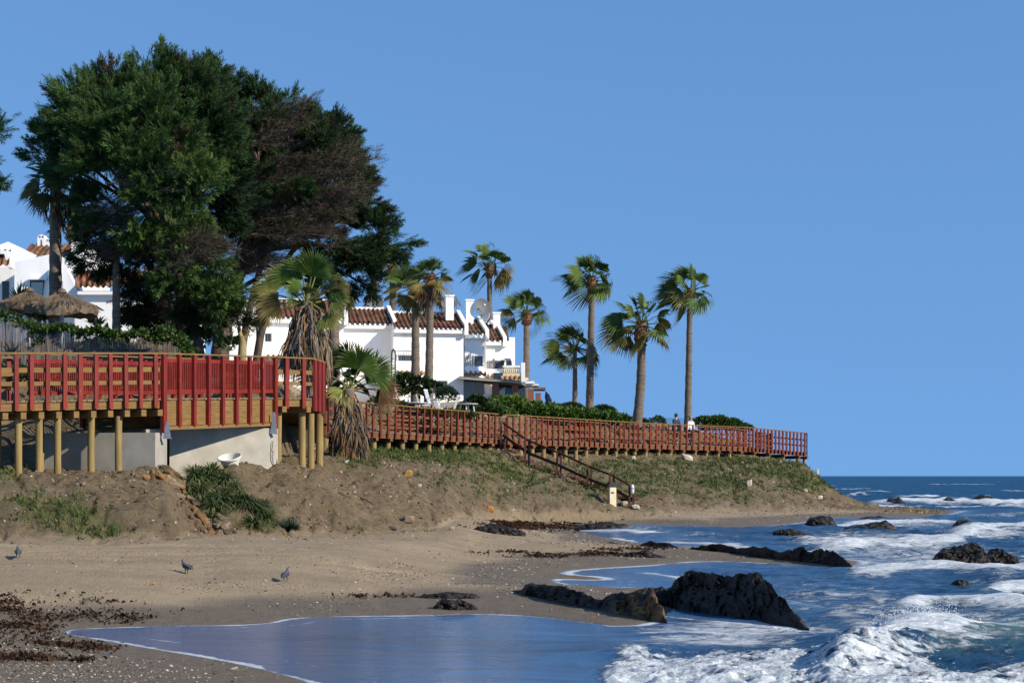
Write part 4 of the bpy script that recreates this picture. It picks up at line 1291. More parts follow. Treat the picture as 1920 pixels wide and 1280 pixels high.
mb = MB(); mb.prism([P(56, 566, 85.97), P(56, 523, 85.97), P(84, 523, 85.97), P(79, 566, 85.97)], V3(0, .01, 0)); wv = mb.build('window', M['glass_dark'], vl)
mb = MB(); mb.prism([P(58.5, 566, 85.95), P(58.5, 529, 85.95), P(81, 529, 85.95), P(78, 566, 85.95)], V3(0, .01, 0)); mb.build('blind', mat('pale_blind', (.38, .44, .40), (.34, .40, .37), 3), wv)
mb = MB(); mb.prism([P(54, 524, 85.7), P(54, 520, 85.7), P(88, 520, 85.7), P(88, 524, 85.7)], V3(0, .3, 0)); mb.build('lintel', M['white_wall'], wv)
mb = MB(); mb.prism([P(4, 566, 88.18), P(4, 527, 88.18), P(17, 527, 88.18), P(17, 566, 88.18)], V3(0, .01, 0)); mb.build('window', M['glass_dark'], vl)
mb = MB(); mb.prism([P(96, 566, 85.0), P(85, 566, 86), P(91, 506, 86), P(96, 506, 85.0)], V3(0, .4, 0)); mb.build('buttress', M['white_wall'], vl)
# ------------------------------------------------------------------ palms
def fan(mb, base, d, pet, R, spread=1.5, nseg=22, col=(.06, .11, .025), tip=None, droop=.35, wind=(0, 0, 0), nrm=None, fold=.25, petcol=None, petw=.03, sag=.12, r=None, rag=.06):
    r = r or rng
    d = unit(d); base = np.asarray(base, float)
    wind = np.asarray(wind, float)
    ts = np.linspace(0, 1, 5)
    ppts = base + d * pet * ts[:, None] + V3(0, 0, -1) * (sag * pet * ts ** 2)[:, None] + wind * (pet * .25 * ts ** 2)[:, None]
    mb.tube(ppts, [petw * 1.5, petw * 1.1, petw, petw * .8, petw * .7], 4, cap=False, col=petcol if petcol is not None else np.array(col) * 1.3)
    hst = ppts[-1]
    d2 = unit(ppts[-1] - ppts[-2])
    if nrm is None:
        nrm = V3(*(r.normal(size=3) * .45)) + V3(0, 0, .8)
    s = unit(np.cross(d2, nrm) + 1e-6)
    n = np.cross(s, d2)
    a = np.linspace(-spread, spread, nseg) + r.normal(size=nseg) * .015
    da = 2 * spread / (nseg - 1)
    dirs = unit(np.cos(a)[:, None] * d2 + np.sin(a)[:, None] * s + n * (fold * np.abs(np.sin(a)))[:, None])
    L = R * (.74 + .26 * np.cos(a)) * (1 + r.normal(size=nseg) * rag)
    side = unit(np.cross(n, dirs))
    def pt(t):
        return hst + dirs * (L * t)[:, None] + V3(0, 0, -1) * (droop * L * t ** 2.6)[:, None] + wind * (L * t ** 2)[:, None]
    pl = n * (.035 * R)
    h5 = (L * .55 * math.tan(da / 2) * 1.3)[:, None]
    p5, p8, p1 = pt(.55), pt(.8), pt(1.0)
    v = np.stack([np.broadcast_to(hst, p5.shape), p5 - side * h5 + pl, p5 + side * h5 - pl, p8 - side * h5 * .5, p8 + side * h5 * .5, p1], 1)
    c0 = np.array(col); c1 = np.array(tip if tip is not None else np.array(col) * 1.15)
    j = 1 + r.normal(size=(nseg, 1)) * .10
    cc = np.stack([c0 * 1.1 * j, c0 * j, c0 * j, (c0 * .6 + c1 * .4) * j, (c0 * .6 + c1 * .4) * j, c1 * j], 1)
    k = np.arange(nseg)[:, None] * 6
    mb.add(v.reshape(-1, 3), np.concatenate([k + np.array([[0, 1, 2]]), k + np.array([[3, 5, 4]])]), np.clip(cc.reshape(-1, 3), 0, 1))
    off = mb.n - nseg * 6
    mb.f.append(k + np.array([[1, 3, 4, 2]]) + off)

def dead_frond(mb, base, az, out, drop, L, r, col):
    """A dead frond hanging in the skirt: petiole arcs out then the folded fan hangs."""
    d = V3(math.cos(az), math.sin(az), 0)
    t = np.linspace(0, 1, 6)
    pts = base + d * (out * np.sin(t * np.pi / 2))[:, None] + V3(0, 0, -1) * (drop * t ** 2.0)[:, None] + V3(0, 0, .12 * out) * np.sin(t * np.pi)[:, None]
    mb.tube(pts, np.linspace(.035, .014, 6), 4, cap=False, col=np.array(col) * r.uniform(.9, 1.25))
    k = r.integers(7, 12)
    hst = pts[-1]
    dn = unit(V3(0, 0, -1) + d * r.uniform(.0, .28) + r.normal(size=3) * .12)
    s = unit(np.cross(dn, d) + r.normal(size=3) * .3)
    for i in range(k):
        a = (i / (k - 1) - .5) * r.uniform(.5, 1.0)
        dd = unit(dn * math.cos(a) + s * math.sin(a) + d * r.normal() * .10)
        l = L * r.uniform(.65, 1.1); wv = unit(np.cross(dd, d) + r.normal(size=3) * .4) * r.uniform(.014, .03)
        m1 = hst + dd * l * .45 + r.normal(size=3) * .03; e = hst + dd * l + V3(0, 0, -.12 * l) + r.normal(size=3) * .06
        c = np.array(col) * r.uniform(.55, 1.3)
        mb.add([hst - wv * .4, hst + wv * .4, m1 + wv, m1 - wv, e], [[0, 1, 2, 3], [3, 2, 4]], c)

def palm_trunk(root, p0, p1, r0, r1, bend=0.0, flare=1.25, mat_=None, rings=True):
    n = 40
    t = np.linspace(0, 1, n)
    pts = lerp(p0[None], p1[None], t[:, None]) + V3(1, 0, 0) * (bend * np.sin(t * np.pi))[:, None]
    rad = r0 + (r1 - r0) * t + (flare - 1) * r0 * np.exp(-t * 9)
    if rings: rad = rad * (1 + .035 * np.sign(np.sin(t * n * np.pi * .5)))
    mb = MB(); mb.tube(pts, rad, 14)
    return mb.build('trunk', mat_ or M['palm_bark'], root, smooth=True)

GREENS = [(.090, .145, .032), (.068, .115, .028), (.125, .175, .040), (.052, .090, .028)]
OLD = [(.17, .145, .04), (.22, .17, .05), (.12, .12, .035)]
def fan_palm(label, px, pbase, phub, Z, r0=.2, leaves=20, pet=.95, R=1.15, wind=.35, group='tall fan palms on the headland', pxb=None, bend=0, old=.15, boots=1.0, seed=0, squash=1.0,
             skirt=0, dark=1.0, lo=115, name='palm_tree', tilt=0.0):
    r = np.random.default_rng(seed + 100)
    hub = P(px, phub, Z)
    xb = PX(pxb if pxb is not None else px, Z)
    zb = h(pbase, Z)
    b0 = V3(xb, Z, min(zb, gz(xb, Z)) - .3)
    root = thing(name, label, 'palm tree', V3(xb, Z, zb), group)
    palm_trunk(root, b0, hub, r0, r0 * .72, bend)
    if boots:
        mb = MB()
        t = np.linspace(0, 1, 12)
        a = lerp(b0, hub, 1 - .85 * boots / np.linalg.norm(hub - b0))
        pts = lerp(a[None], (hub + V3(0, 0, .25))[None], t[:, None])
        mb.tube(pts, r0 * (.72 + .42 * np.sin(np.clip(t * 1.1, 0, 1) * np.pi) + .25 * t) * (1 + .09 * np.sin(t * 40)), 12)
        for k in range(46):
            az = k * 2.4; q = r.uniform(.05, 1)
            p = lerp(a, hub, q) + V3(math.cos(az), math.sin(az), 0) * r0 * (.8 + .35 * math.sin(q * 3))
            mb.beam(p, p + V3(math.cos(az) * .14, math.sin(az) * .14, r.uniform(.05, .22)), .07, .03)
        mb.build('boots', M['palm_boots'], root)
    mb = MB()
    for i in range(leaves):
        q = (i + .5) / leaves
        pol = math.radians(8 + lo * q ** .85)
        az = i * 2.39996 + r.uniform(-.3, .3)
        d = V3(math.sin(pol) * math.cos(az) * squash + tilt, math.sin(pol) * math.sin(az), math.cos(pol))
        old_ = r.uniform() < old * (q > .55) * 2
        col = np.array(OLD[r.integers(3)] if old_ else GREENS[r.integers(4)]) * dark
        tip = col * V3(1.5, 1.25, .9)
        w = V3(-wind * .8 * r.uniform(.4, 1.3), wind * .35 * r.normal(), wind * .1)
        fan(mb, hub, d, .92 * pet * r.uniform(.8, 1.1), .90 * R * r.uniform(.85, 1.1), spread=r.uniform(1.15, 1.6), nseg=20, col=col, tip=tip, droop=r.uniform(.15, .40) + .15 * q, wind=w, r=r,
            petcol=(.10, .13, .04), petw=.028, nrm=unit(V3(0, 0, .9) + r.normal(size=3) * .75 + V3(0, -.35, 0)), fold=r.uniform(-.1, .35))
    mb.build('crown', M['leaf'], root)
    if skirt:
        mb = MB()
        for k in range(skirt):
            dead_frond(mb, hub + V3(0, 0, -.05 - .5 * r.uniform()), r.uniform(0, 6.28), r.uniform(.35, .6), r.uniform(.25, .6), r.uniform(.45, .8), r, [(.11, .075, .045), (.07, .045, .03), (.17, .12, .07)][r.integers(3)])
        mb.build('dead_fronds', M['dead_leaf'], root)
    return root

fan_palm('tall fan palm rising behind the white chimneys, its crown above the roofs', 918, 640, 500, 128, r0=.23, seed=1, R=1.3, pet=1.15, wind=.35)
fan_palm('fan palm with a red brown collar between the white houses and open sky', 987, 705, 588, 124, r0=.25, seed=2, R=1.2, pet=1.1, wind=.4, leaves=17, lo=98)
fan_palm('shorter dark fan palm with a pale trunk, close to the left of the taller one', 1078, 760, 655, 112, r0=.17, seed=3, R=1.15, pet=1.15, wind=.5, dark=.75, boots=.1, leaves=22)
fan_palm('tallest fan palm with its crown swept to the left, beside the round bushes', 1110, 768, 526, 106, r0=.23, seed=4, R=1.25, pet=.95, wind=.5, pxb=1105)
fan_palm('stout leaning fan palm with yellowing lower fronds and a rough brown neck', 1203, 790, 610, 103, r0=.30, seed=5, R=1.3, pet=1.25, wind=.35, pxb=1187, bend=.16, old=.45, leaves=24, boots=1.6)
fan_palm('rightmost tall slender fan palm behind the two walkers', 1294, 805, 548, 109, r0=.22, seed=6, R=1.3, pet=1.05, wind=.5, pxb=1289)
g2 = 'scruffy fan palms in front of the terrace'
fan_palm('thin scruffy palm with drooping dead fronds under its crown, left of a pair', 779, 716, 540, 95, r0=.24, seed=7, R=1.05, pet=.9, wind=.3, group=g2, old=.6, leaves=16, boots=.8, skirt=14, dark=.9)
fan_palm('thin scruffy palm with orange dead fronds on top, right of a pair', 808, 722, 522, 93, r0=.22, seed=8, R=.85, pet=.7, wind=.15, group=g2, old=.95, leaves=15, boots=.6, skirt=22, pxb=803)
g3 = 'palms behind the terrace'
fan_palm('palm behind the dark tiled roof, showing a bit of bare trunk and pale fronds', 736, 620, 500, 125, r0=.26, seed=9, R=1.2, pet=1.0, group=g3, leaves=18)
fan_palm('palm behind the cypress whose lit trunk shows above the satellite dish', 704, 620, 485, 128, r0=.24, seed=10, R=1.1, pet=.9, group=g3, leaves=16, old=.7)
fan_palm('palm trunk rising just right of the big shaggy palm', 626, 700, 545, 74, r0=.27, seed=11, R=.8, pet=.6, group=g3, leaves=10, boots=0, old=.6)
fan_palm('tall palm standing behind the straw parasols, its head buried in the cypress', 104, 600, 345, 64, r0=.25, seed=12, R=.95, pet=.7, group='palms by the villa', leaves=16, boots=.2, skirt=20, old=.7, dark=.6, wind=.15)
fan_palm('small palm crown peeping out between the tall trunk and the cypress', 134, 520, 425, 96, r0=.2, seed=13, R=.9, pet=.7, group='palms by the villa', leaves=14)
fan_palm('slim bare trunk with a pale foot in front of the prickly pear', 218, 618, 470, 61.5, r0=.155, seed=14, R=.5, pet=.4, group='palms by the villa', leaves=8, boots=0, dark=.4)

def near_palm(label, px, phub, Z, fr, skirt_n, sk_out, sk_drop, sk_L, base, seed, r0=.2, kR=1.0):
    r = np.random.default_rng(seed)
    hub = P(px, phub, Z); s = Z / F
    root = thing('fan_palm', label, 'palm tree', base)
    palm_trunk(root, base - V3(0, 0, .3), hub, r0, r0 * .9, 0)
    for (dx, dy, dz, pet, R, kind, face) in fr:
        d = unit(V3(dx, dz, -dy))
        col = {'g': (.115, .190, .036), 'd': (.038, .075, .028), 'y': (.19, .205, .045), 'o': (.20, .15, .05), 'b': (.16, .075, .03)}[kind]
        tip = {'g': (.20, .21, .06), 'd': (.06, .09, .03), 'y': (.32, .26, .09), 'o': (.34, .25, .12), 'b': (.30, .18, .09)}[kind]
        mb = MB()
        n_ = unit(V3(face, -1, .25) + r.normal(size=3) * .15)
        fan(mb, hub + r.normal(size=3) * .05, d, pet * s, R * s * kR, spread=r.uniform(1.25, 1.65), nseg=30, col=col, tip=tip, droop=r.uniform(.15, .35), wind=V3(-.10, 0, 0), nrm=n_, fold=r.uniform(-.15, .25),
            petcol=(.20, .20, .06) if kind != 'b' else (.25, .12, .05), petw=.030, sag=.06, r=r, rag=.05)
        mb.build('frond', M['leaf'], root)
    mb = MB()
    cols = [(.24, .175, .115), (.17, .125, .085), (.30, .235, .165), (.12, .085, .06), (.28, .16, .07), (.22, .19, .16)]
    for k in range(skirt_n):
        q = (k + .5) / skirt_n
        dead_frond(mb, hub + V3(0, 0, -.1 - q * sk_drop * .62), k * 2.39996 + r.uniform(-.4, .4), sk_out * r.uniform(.55, 1.15) * (.75 + .45 * q), sk_drop * r.uniform(.18, .40), sk_L * r.uniform(.75, 1.15), r, cols[r.integers(len(cols))])
    mb.build('dead_fronds', M['dead_leaf'], root)
    return root

bigb = on(576, 60)
near_palm('big shaggy fan palm with a thick skirt of dead fronds behind the boardwalk corner', 576, 566, 60,
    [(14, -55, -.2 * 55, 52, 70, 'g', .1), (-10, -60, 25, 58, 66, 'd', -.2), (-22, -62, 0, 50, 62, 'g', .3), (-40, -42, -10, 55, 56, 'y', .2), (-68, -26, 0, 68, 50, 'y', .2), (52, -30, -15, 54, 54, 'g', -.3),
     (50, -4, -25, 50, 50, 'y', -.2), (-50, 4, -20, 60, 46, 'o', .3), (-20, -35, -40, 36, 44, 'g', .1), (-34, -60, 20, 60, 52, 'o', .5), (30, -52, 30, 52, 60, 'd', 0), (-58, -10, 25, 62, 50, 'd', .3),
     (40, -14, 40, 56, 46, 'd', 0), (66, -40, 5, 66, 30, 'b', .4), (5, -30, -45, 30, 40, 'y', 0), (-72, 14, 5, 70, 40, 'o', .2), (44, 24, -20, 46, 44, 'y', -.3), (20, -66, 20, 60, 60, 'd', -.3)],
    190, .62, 1.75, .95, bigb, 31)
smb = on(654, 60.5)
near_palm('small fan palm with a dead skirt reaching the ground, in front of the boardwalk', 653, 728, 60.5,
    [(20, -48, -5, 48, 58, 'g', .1), (46, -34, -5, 58, 54, 'g', -.2), (-16, -44, 20, 46, 56, 'd', .2), (-36, -24, -8, 46, 56, 'g', .3), (-6, -62, 25, 60, 48, 'd', 0), (54, -2, 8, 60, 42, 'b', -.2),
     (-7, 12, -30, 22, 34, 'y', 0), (-40, -4, 10, 46, 50, 'd', .3), (34, -16, 28, 44, 48, 'd', 0), (30, -58, 30, 55, 44, 'd', -.3), (-38, 10, 0, 40, 38, 'y', .3), (50, 12, 25, 55, 36, 'd', 0), (-14, -16, 40, 38, 50, 'd', 0), (12, -14, 42, 40, 50, 'd', .1), (-30, -34, 34, 44, 46, 'd', .2), (24, -34, 40, 44, 46, 'd', -.1)],
    150, .52, 2.3, .85, smb, 32, r0=.22, kR=1.15)

# ------------------------------------------------------------------ cypresses
def spray_template(seed, nb=11, thick=.075):
    r = np.random.default_rng(seed)
    V, Fq = [], []
    def dia(p, d, L, w):
        d = unit(d); s = unit(np.cross(d, r.normal(size=3)))
        b_ = len(V)
        V.extend([p, p + d * L * .45 + s * w, p + d * L, p + d * L * .45 - s * w]); Fq.append([b_, b_ + 1, b_ + 2, b_ + 3])
    dia(V3(.25, 0, 0), V3(1, 0, 0), .75, thick * 1.1)
    for i in range(nb):
        x = .04 + .78 * i / nb; ph = i * 2.4 + r.uniform(-.4, .4)
        a = math.radians(r.uniform(18, 44))
        d = V3(math.cos(a), math.sin(a) * math.cos(ph), math.sin(a) * math.sin(ph))
        dia(V3(x, 0, 0), d, (.50 - .28 * x) * r.uniform(.8, 1.2), thick)
    return np.array(V), np.array(Fq)
TEMPL = [spray_template(s, 19, .027) for s in range(6)]
TWIG = [spray_template(s + 20, 9, .016) for s in range(4)]

def add_sprays(mb, c, d, L, col, templ, r):
    n = len(c)
    which = r.integers(0, len(templ), n)
    for k, (tv, tf) in enumerate(templ):
        m_ = which == k
        if not m_.any(): continue
        cc, dd, LL, co = c[m_], unit(d[m_]), L[m_], col[m_]
        s = unit(np.cross(dd, r.normal(size=dd.shape)))
        nn = np.cross(dd, s)
        v = cc[:, None] + LL[:, None, None] * (tv[None, :, 0, None] * dd[:, None] + tv[None, :, 1, None] * s[:, None] + tv[None, :, 2, None] * nn[:, None])
        f = (np.arange(len(cc))[:, None, None] * len(tv) + tf[None]).reshape(-1, 4)
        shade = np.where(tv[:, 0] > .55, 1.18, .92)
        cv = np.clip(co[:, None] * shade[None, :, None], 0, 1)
        mb.add(v.reshape(-1, 3), f, cv.reshape(-1, 3))

def cypress(label, Z, base_px, lobes, dead, seed, trunks, limb_r=.16, dens=1.0, tone=1.0, brown=.06):
    r = np.random.default_rng(seed)
    s = Z / F
    b0 = P(base_px[0], base_px[1], Z)
    root = thing('cypress_tree', label, 'tree', V3(b0[0], b0[1], gz(b0[0], b0[1])), 'old cypress trees')
    ctr = P(*base_px[2:4], Z)
    # trunk and limbs
    mb = MB()
    for (tx0, ty0, tx1, ty1, tx2, ty2, rr) in trunks:
        p0, p1, p2 = P(tx0, ty0, Z), P(tx1, ty1, Z + .4), P(tx2, ty2, Z + .6)
        p0[2] = min(p0[2], gz(p0[0], p0[1]) - .3)
        t = np.linspace(0, 1, 16)[:, None]
        pts = (1 - t) ** 2 * p0 + 2 * t * (1 - t) * p1 + t * t * p2
        pts += np.stack([fbm(np.stack([t[:, 0] * 4, np.full(16, k * 7.0), np.full(16, float(seed))], 1), 2) for k in range(3)], 1) * .12
        mb.tube(pts, rr * (1.15 - .8 * t[:, 0]), 10)
    mb.build('trunk', M['bark'], root, smooth=True)
    mb = MB(); ml = MB()
    fork = P(trunks[0][4], trunks[0][5] + 40, Z + .4)
    for (px, py, rx, ry, dz, kind) in lobes:
        py = py + 36 * max(0.0, min(1.0, (300 - py) / 150)); c0 = P(px, py, Z + dz)
        t = np.linspace(0, 1, 9)[:, None]
        midp = lerp(fork, c0, .5) + V3(0, 0, -.3) + r.normal(size=3) * .2
        st = lerp(P(trunks[0][2], trunks[0][3], Z + .4), fork, r.uniform(0, 1))
        pts = (1 - t) ** 2 * st + 2 * t * (1 - t) * midp + t * t * c0
        ml.tube(pts, np.linspace(limb_r * .6, .03, 9), 6, cap=False)
        R = V3(rx * s, (rx + ry) * .5 * s, ry * s)
        area = 4 * np.pi * ((R[0] * R[1] + R[0] * R[2] + R[1] * R[2]) / 3)
        npl = int(area * 1.75 * dens)
        u = unit(r.normal(size=(npl, 3)))
        outw = unit(c0 - ctr) * np.array([1, .6, 1])
        for k in range(npl):
            if u[k, 1] > .6: continue
            dirn = unit(u[k] + outw * .35)
            sp = c0 + dirn * R * .25
            ext = r.uniform(.60, .92) + (.32 if r.uniform() < .28 else 0) + .26 * max(0, float(np.dot(dirn, outw))) * r.uniform(.3, 1.2)
            en = c0 + dirn * R * ext
            bend = V3(0, 0, .20) + outw * .35
            m_ = 34
            q = np.linspace(.08, 1, m_)[:, None]
            ax = lerp(sp[None], en[None], q) + bend * (q ** 2) * .5
            tdir = unit(en - sp + bend * .9 * q)
            w = ((1 - q) * .26 + .02) * V3(1, 1, .50)
            jit = r.normal(size=(m_, 3)) * w
            dd = unit(tdir + r.normal(size=(m_, 3)) * (.25 + .25 * (1 - q)) + jit * 1.3 + V3(0, 0, .12))
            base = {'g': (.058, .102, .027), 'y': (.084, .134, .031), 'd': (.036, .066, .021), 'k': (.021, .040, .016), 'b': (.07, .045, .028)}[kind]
            tn = r.uniform(.75, 1.25) * tone
            co = np.array(base)[None] * tn * (1 + r.normal(size=(m_, 1)) * .12)
            if r.uniform() < brown: co = np.array([(.062, .05, .026)]) * r.uniform(.7, 1.3) * np.ones((m_, 1))
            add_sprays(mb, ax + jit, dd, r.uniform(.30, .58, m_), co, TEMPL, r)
    mb.build('crown', M['needle'], root)
    ml.build('limbs', M['bark'], root, smooth=True)
    if dead:
        md = MB()
        for (px, py, rx, ry, dz, n) in dead:
            c0 = P(px, py, Z + dz)
            R = V3(rx * s, rx * s * .6, ry * s)
            for k in range(n):
                a = c0 + r.uniform(-1, 1, 3) * R * .8
                d = unit(V3(r.uniform(.6, 1.0), r.uniform(-.35, .1), r.uniform(-.05, .55)))
                L = r.uniform(.7, 1.9)
                m_ = 8
                q = np.linspace(0, 1, m_)[:, None]
                pts = a + d * L * q + V3(0, 0, -.15) * q ** 2
                tcol = np.array([(.115, .088, .064), (.078, .060, .044), (.14, .115, .09), (.075, .075, .038)][r.integers(4)])
                md.tube(pts, np.linspace(.022, .006, m_), 3, cap=False, col=tcol)
                add_sprays(md, np.repeat(pts, 2, 0), unit(d + r.normal(size=(m_ * 2, 3)) * .38), r.uniform(.25, .6, m_ * 2), tcol * r.uniform(.7, 1.2, (m_ * 2, 1)), TWIG, r)
        md.build('dead_twigs', M['dead_leaf'], root)
    return root

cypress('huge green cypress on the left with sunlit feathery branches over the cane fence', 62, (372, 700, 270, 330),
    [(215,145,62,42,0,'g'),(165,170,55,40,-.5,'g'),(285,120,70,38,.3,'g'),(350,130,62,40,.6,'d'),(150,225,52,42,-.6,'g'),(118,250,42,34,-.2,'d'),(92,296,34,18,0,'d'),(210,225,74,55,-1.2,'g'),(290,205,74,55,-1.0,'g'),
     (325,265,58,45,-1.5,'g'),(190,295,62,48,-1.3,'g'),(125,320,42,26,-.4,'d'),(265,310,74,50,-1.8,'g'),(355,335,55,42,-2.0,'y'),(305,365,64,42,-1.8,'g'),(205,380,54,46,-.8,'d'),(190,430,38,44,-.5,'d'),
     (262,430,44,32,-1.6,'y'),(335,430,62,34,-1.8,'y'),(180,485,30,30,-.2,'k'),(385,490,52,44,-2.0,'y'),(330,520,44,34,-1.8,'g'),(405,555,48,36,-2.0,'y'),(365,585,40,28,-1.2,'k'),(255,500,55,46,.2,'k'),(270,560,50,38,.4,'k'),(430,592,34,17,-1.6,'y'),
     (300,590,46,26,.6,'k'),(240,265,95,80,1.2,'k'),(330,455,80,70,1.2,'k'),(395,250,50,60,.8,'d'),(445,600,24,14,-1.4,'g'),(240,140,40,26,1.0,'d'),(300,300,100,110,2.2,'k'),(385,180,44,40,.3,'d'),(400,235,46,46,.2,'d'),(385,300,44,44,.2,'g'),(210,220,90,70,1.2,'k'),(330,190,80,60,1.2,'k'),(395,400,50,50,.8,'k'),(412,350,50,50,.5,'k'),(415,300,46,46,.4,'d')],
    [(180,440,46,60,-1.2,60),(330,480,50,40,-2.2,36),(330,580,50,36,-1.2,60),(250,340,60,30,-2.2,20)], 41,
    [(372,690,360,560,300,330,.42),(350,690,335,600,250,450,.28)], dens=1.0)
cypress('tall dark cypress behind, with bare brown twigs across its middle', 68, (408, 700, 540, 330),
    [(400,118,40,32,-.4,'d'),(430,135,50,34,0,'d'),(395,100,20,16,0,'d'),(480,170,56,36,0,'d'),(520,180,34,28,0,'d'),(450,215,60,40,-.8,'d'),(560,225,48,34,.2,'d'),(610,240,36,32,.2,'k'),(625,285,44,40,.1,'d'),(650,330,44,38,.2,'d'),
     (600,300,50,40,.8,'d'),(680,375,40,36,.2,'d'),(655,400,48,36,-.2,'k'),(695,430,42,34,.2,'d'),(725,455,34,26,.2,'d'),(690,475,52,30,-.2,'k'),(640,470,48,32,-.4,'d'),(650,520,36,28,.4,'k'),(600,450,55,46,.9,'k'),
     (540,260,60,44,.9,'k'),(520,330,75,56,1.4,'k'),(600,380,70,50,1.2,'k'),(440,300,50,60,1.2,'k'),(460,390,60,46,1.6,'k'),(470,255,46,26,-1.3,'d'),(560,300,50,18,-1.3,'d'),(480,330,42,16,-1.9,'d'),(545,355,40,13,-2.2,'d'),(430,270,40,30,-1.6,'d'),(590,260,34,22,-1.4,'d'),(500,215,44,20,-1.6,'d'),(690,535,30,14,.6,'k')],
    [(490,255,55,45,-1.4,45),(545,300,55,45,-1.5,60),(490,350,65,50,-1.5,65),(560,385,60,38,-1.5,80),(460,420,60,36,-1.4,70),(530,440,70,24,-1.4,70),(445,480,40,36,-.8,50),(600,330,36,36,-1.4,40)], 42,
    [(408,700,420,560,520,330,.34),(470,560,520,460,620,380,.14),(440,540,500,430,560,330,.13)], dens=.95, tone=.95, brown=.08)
ed = thing('cypress_tree', 'tip of another cypress reaching in at the left edge of the view', 'tree', on(-60, 60), 'old cypress trees')
mb = MB(); r_ = np.random.default_rng(5)
for (cx, cy) in ((-22, 345), (-40, 300), (-20, 240), (-60, 330)):
    cc = P(cx, cy, 60) + r_.normal(size=(110, 3)) * V3(.22, .25, .14)
    add_sprays(mb, cc, unit(V3(.8, -.1, .25) + r_.normal(size=(110, 3)) * .4), r_.uniform(.3, .5, 110), np.tile(V3(.03, .065, .018), (110, 1)), TEMPL, r_)
mb.build('crown', M['needle'], ed)
mb = MB(); mb.tube([on(-75, 60, -.3), P(-75, 500, 60), P(-45, 320, 60)], [.3, .24, .05], 8); mb.tube([P(-70, 400, 60), P(-22, 345, 60)], [.08, .02], 6); mb.build('trunk', M['bark'], ed, smooth=True)

# ------------------------------------------------------------------ shrubs, hedges, ivy
def leafy(mb, c, R, n, ls, cols, r, flat=.0, up=.3):
    c = np.asarray(c, float); R = np.asarray(R, float)
    u = unit(r.normal(size=(n, 3)))
    u[:, 2] = np.where(u[:, 2] < -.25, -u[:, 2], u[:, 2])
    rad = r.uniform(.62, 1.0, (n, 1)) ** .6
    bumpy = 1 + .16 * fbm(u * 2.6 + c[None] * .7, 3)[:, None]
    p = c + u * R * rad * bumpy
    d = unit(u + r.normal(size=(n, 3)) * .6 + V3(0, 0, up))
    s = unit(np.cross(d, r.normal(size=(n, 3))))
    L = ls * r.uniform(.6, 1.3, (n, 1)); w = L * .26
    v = np.stack([p, p + d * L * .5 + s * w, p + d * L, p + d * L * .5 - s * w], 1)
    ci = np.array(cols)[r.integers(0, len(cols), n)] * r.uniform(.7, 1.25, (n, 1))
    mb.add(v.reshape(-1, 3), np.arange(n * 4).reshape(n, 4), np.repeat(ci, 4, 0))

HG = [(.105, .195, .032), (.080, .150, .028), (.135, .22, .042)]
DG = [(.026, .055, .018), (.034, .066, .020), (.020, .045, .016)]
def shrub(name, label, cat, blobs, Z, ls=.14, cols=HG, dens=260, seed=0, group=None, core=True):
    r = np.random.default_rng(seed + 300)
    mb = MB()
    s = Z / F
    p0 = P(*blobs[0][:2], Z)
    for bl in blobs:
        px, py, rx, ry = bl[:4]; dz = bl[4] if len(bl) > 4 else 0
        c = P(px, py, Z + dz); R = V3(rx * s, max(.35, (rx + ry) * .4 * s), ry * s)
        a = 4 * np.pi * ((R[0] * R[1] + R[0] * R[2] + R[1] * R[2]) / 3)
        leafy(mb, c, R, int(a * dens), ls, cols, r)
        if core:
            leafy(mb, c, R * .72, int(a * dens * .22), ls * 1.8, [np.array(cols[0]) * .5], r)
    o = mb.build(name, M['leaf'], None, loc=p0)
    return tag(o, label, cat, group)

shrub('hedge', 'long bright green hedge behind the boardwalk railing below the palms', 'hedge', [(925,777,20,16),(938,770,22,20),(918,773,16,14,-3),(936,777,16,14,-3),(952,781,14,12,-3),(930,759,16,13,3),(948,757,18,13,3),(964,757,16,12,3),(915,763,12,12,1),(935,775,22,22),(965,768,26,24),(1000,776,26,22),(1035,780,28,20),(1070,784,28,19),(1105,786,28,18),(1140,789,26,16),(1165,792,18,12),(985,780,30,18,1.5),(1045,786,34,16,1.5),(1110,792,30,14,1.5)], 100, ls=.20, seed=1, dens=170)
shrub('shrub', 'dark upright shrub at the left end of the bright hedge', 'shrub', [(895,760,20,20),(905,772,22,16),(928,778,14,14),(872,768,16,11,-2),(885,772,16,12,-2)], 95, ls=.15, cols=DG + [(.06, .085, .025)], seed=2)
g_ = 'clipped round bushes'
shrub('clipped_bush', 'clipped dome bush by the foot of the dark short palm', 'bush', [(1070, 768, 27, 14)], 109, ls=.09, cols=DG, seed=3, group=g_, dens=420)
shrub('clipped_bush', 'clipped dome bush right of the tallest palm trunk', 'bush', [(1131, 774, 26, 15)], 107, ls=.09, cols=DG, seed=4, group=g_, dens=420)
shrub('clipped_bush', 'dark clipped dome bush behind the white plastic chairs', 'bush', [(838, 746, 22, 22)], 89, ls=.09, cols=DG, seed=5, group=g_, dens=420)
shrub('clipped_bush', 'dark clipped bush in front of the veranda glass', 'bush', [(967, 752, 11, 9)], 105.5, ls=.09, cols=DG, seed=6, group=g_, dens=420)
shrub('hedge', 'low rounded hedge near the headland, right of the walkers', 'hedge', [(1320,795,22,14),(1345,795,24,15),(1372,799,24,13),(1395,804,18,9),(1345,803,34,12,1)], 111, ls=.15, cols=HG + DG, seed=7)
shrub('shrub', 'small shrub behind the thin green fence, left of the walkers', 'shrub', [(1234, 792, 14, 11)], 108, ls=.13, cols=DG + HG, seed=8)
shrub('shrub', 'small grey shrub beside the leaning palm foot', 'shrub', [(1205, 794, 12, 8), (1180, 792, 9, 8)], 105, ls=.12, cols=DG, seed=9)
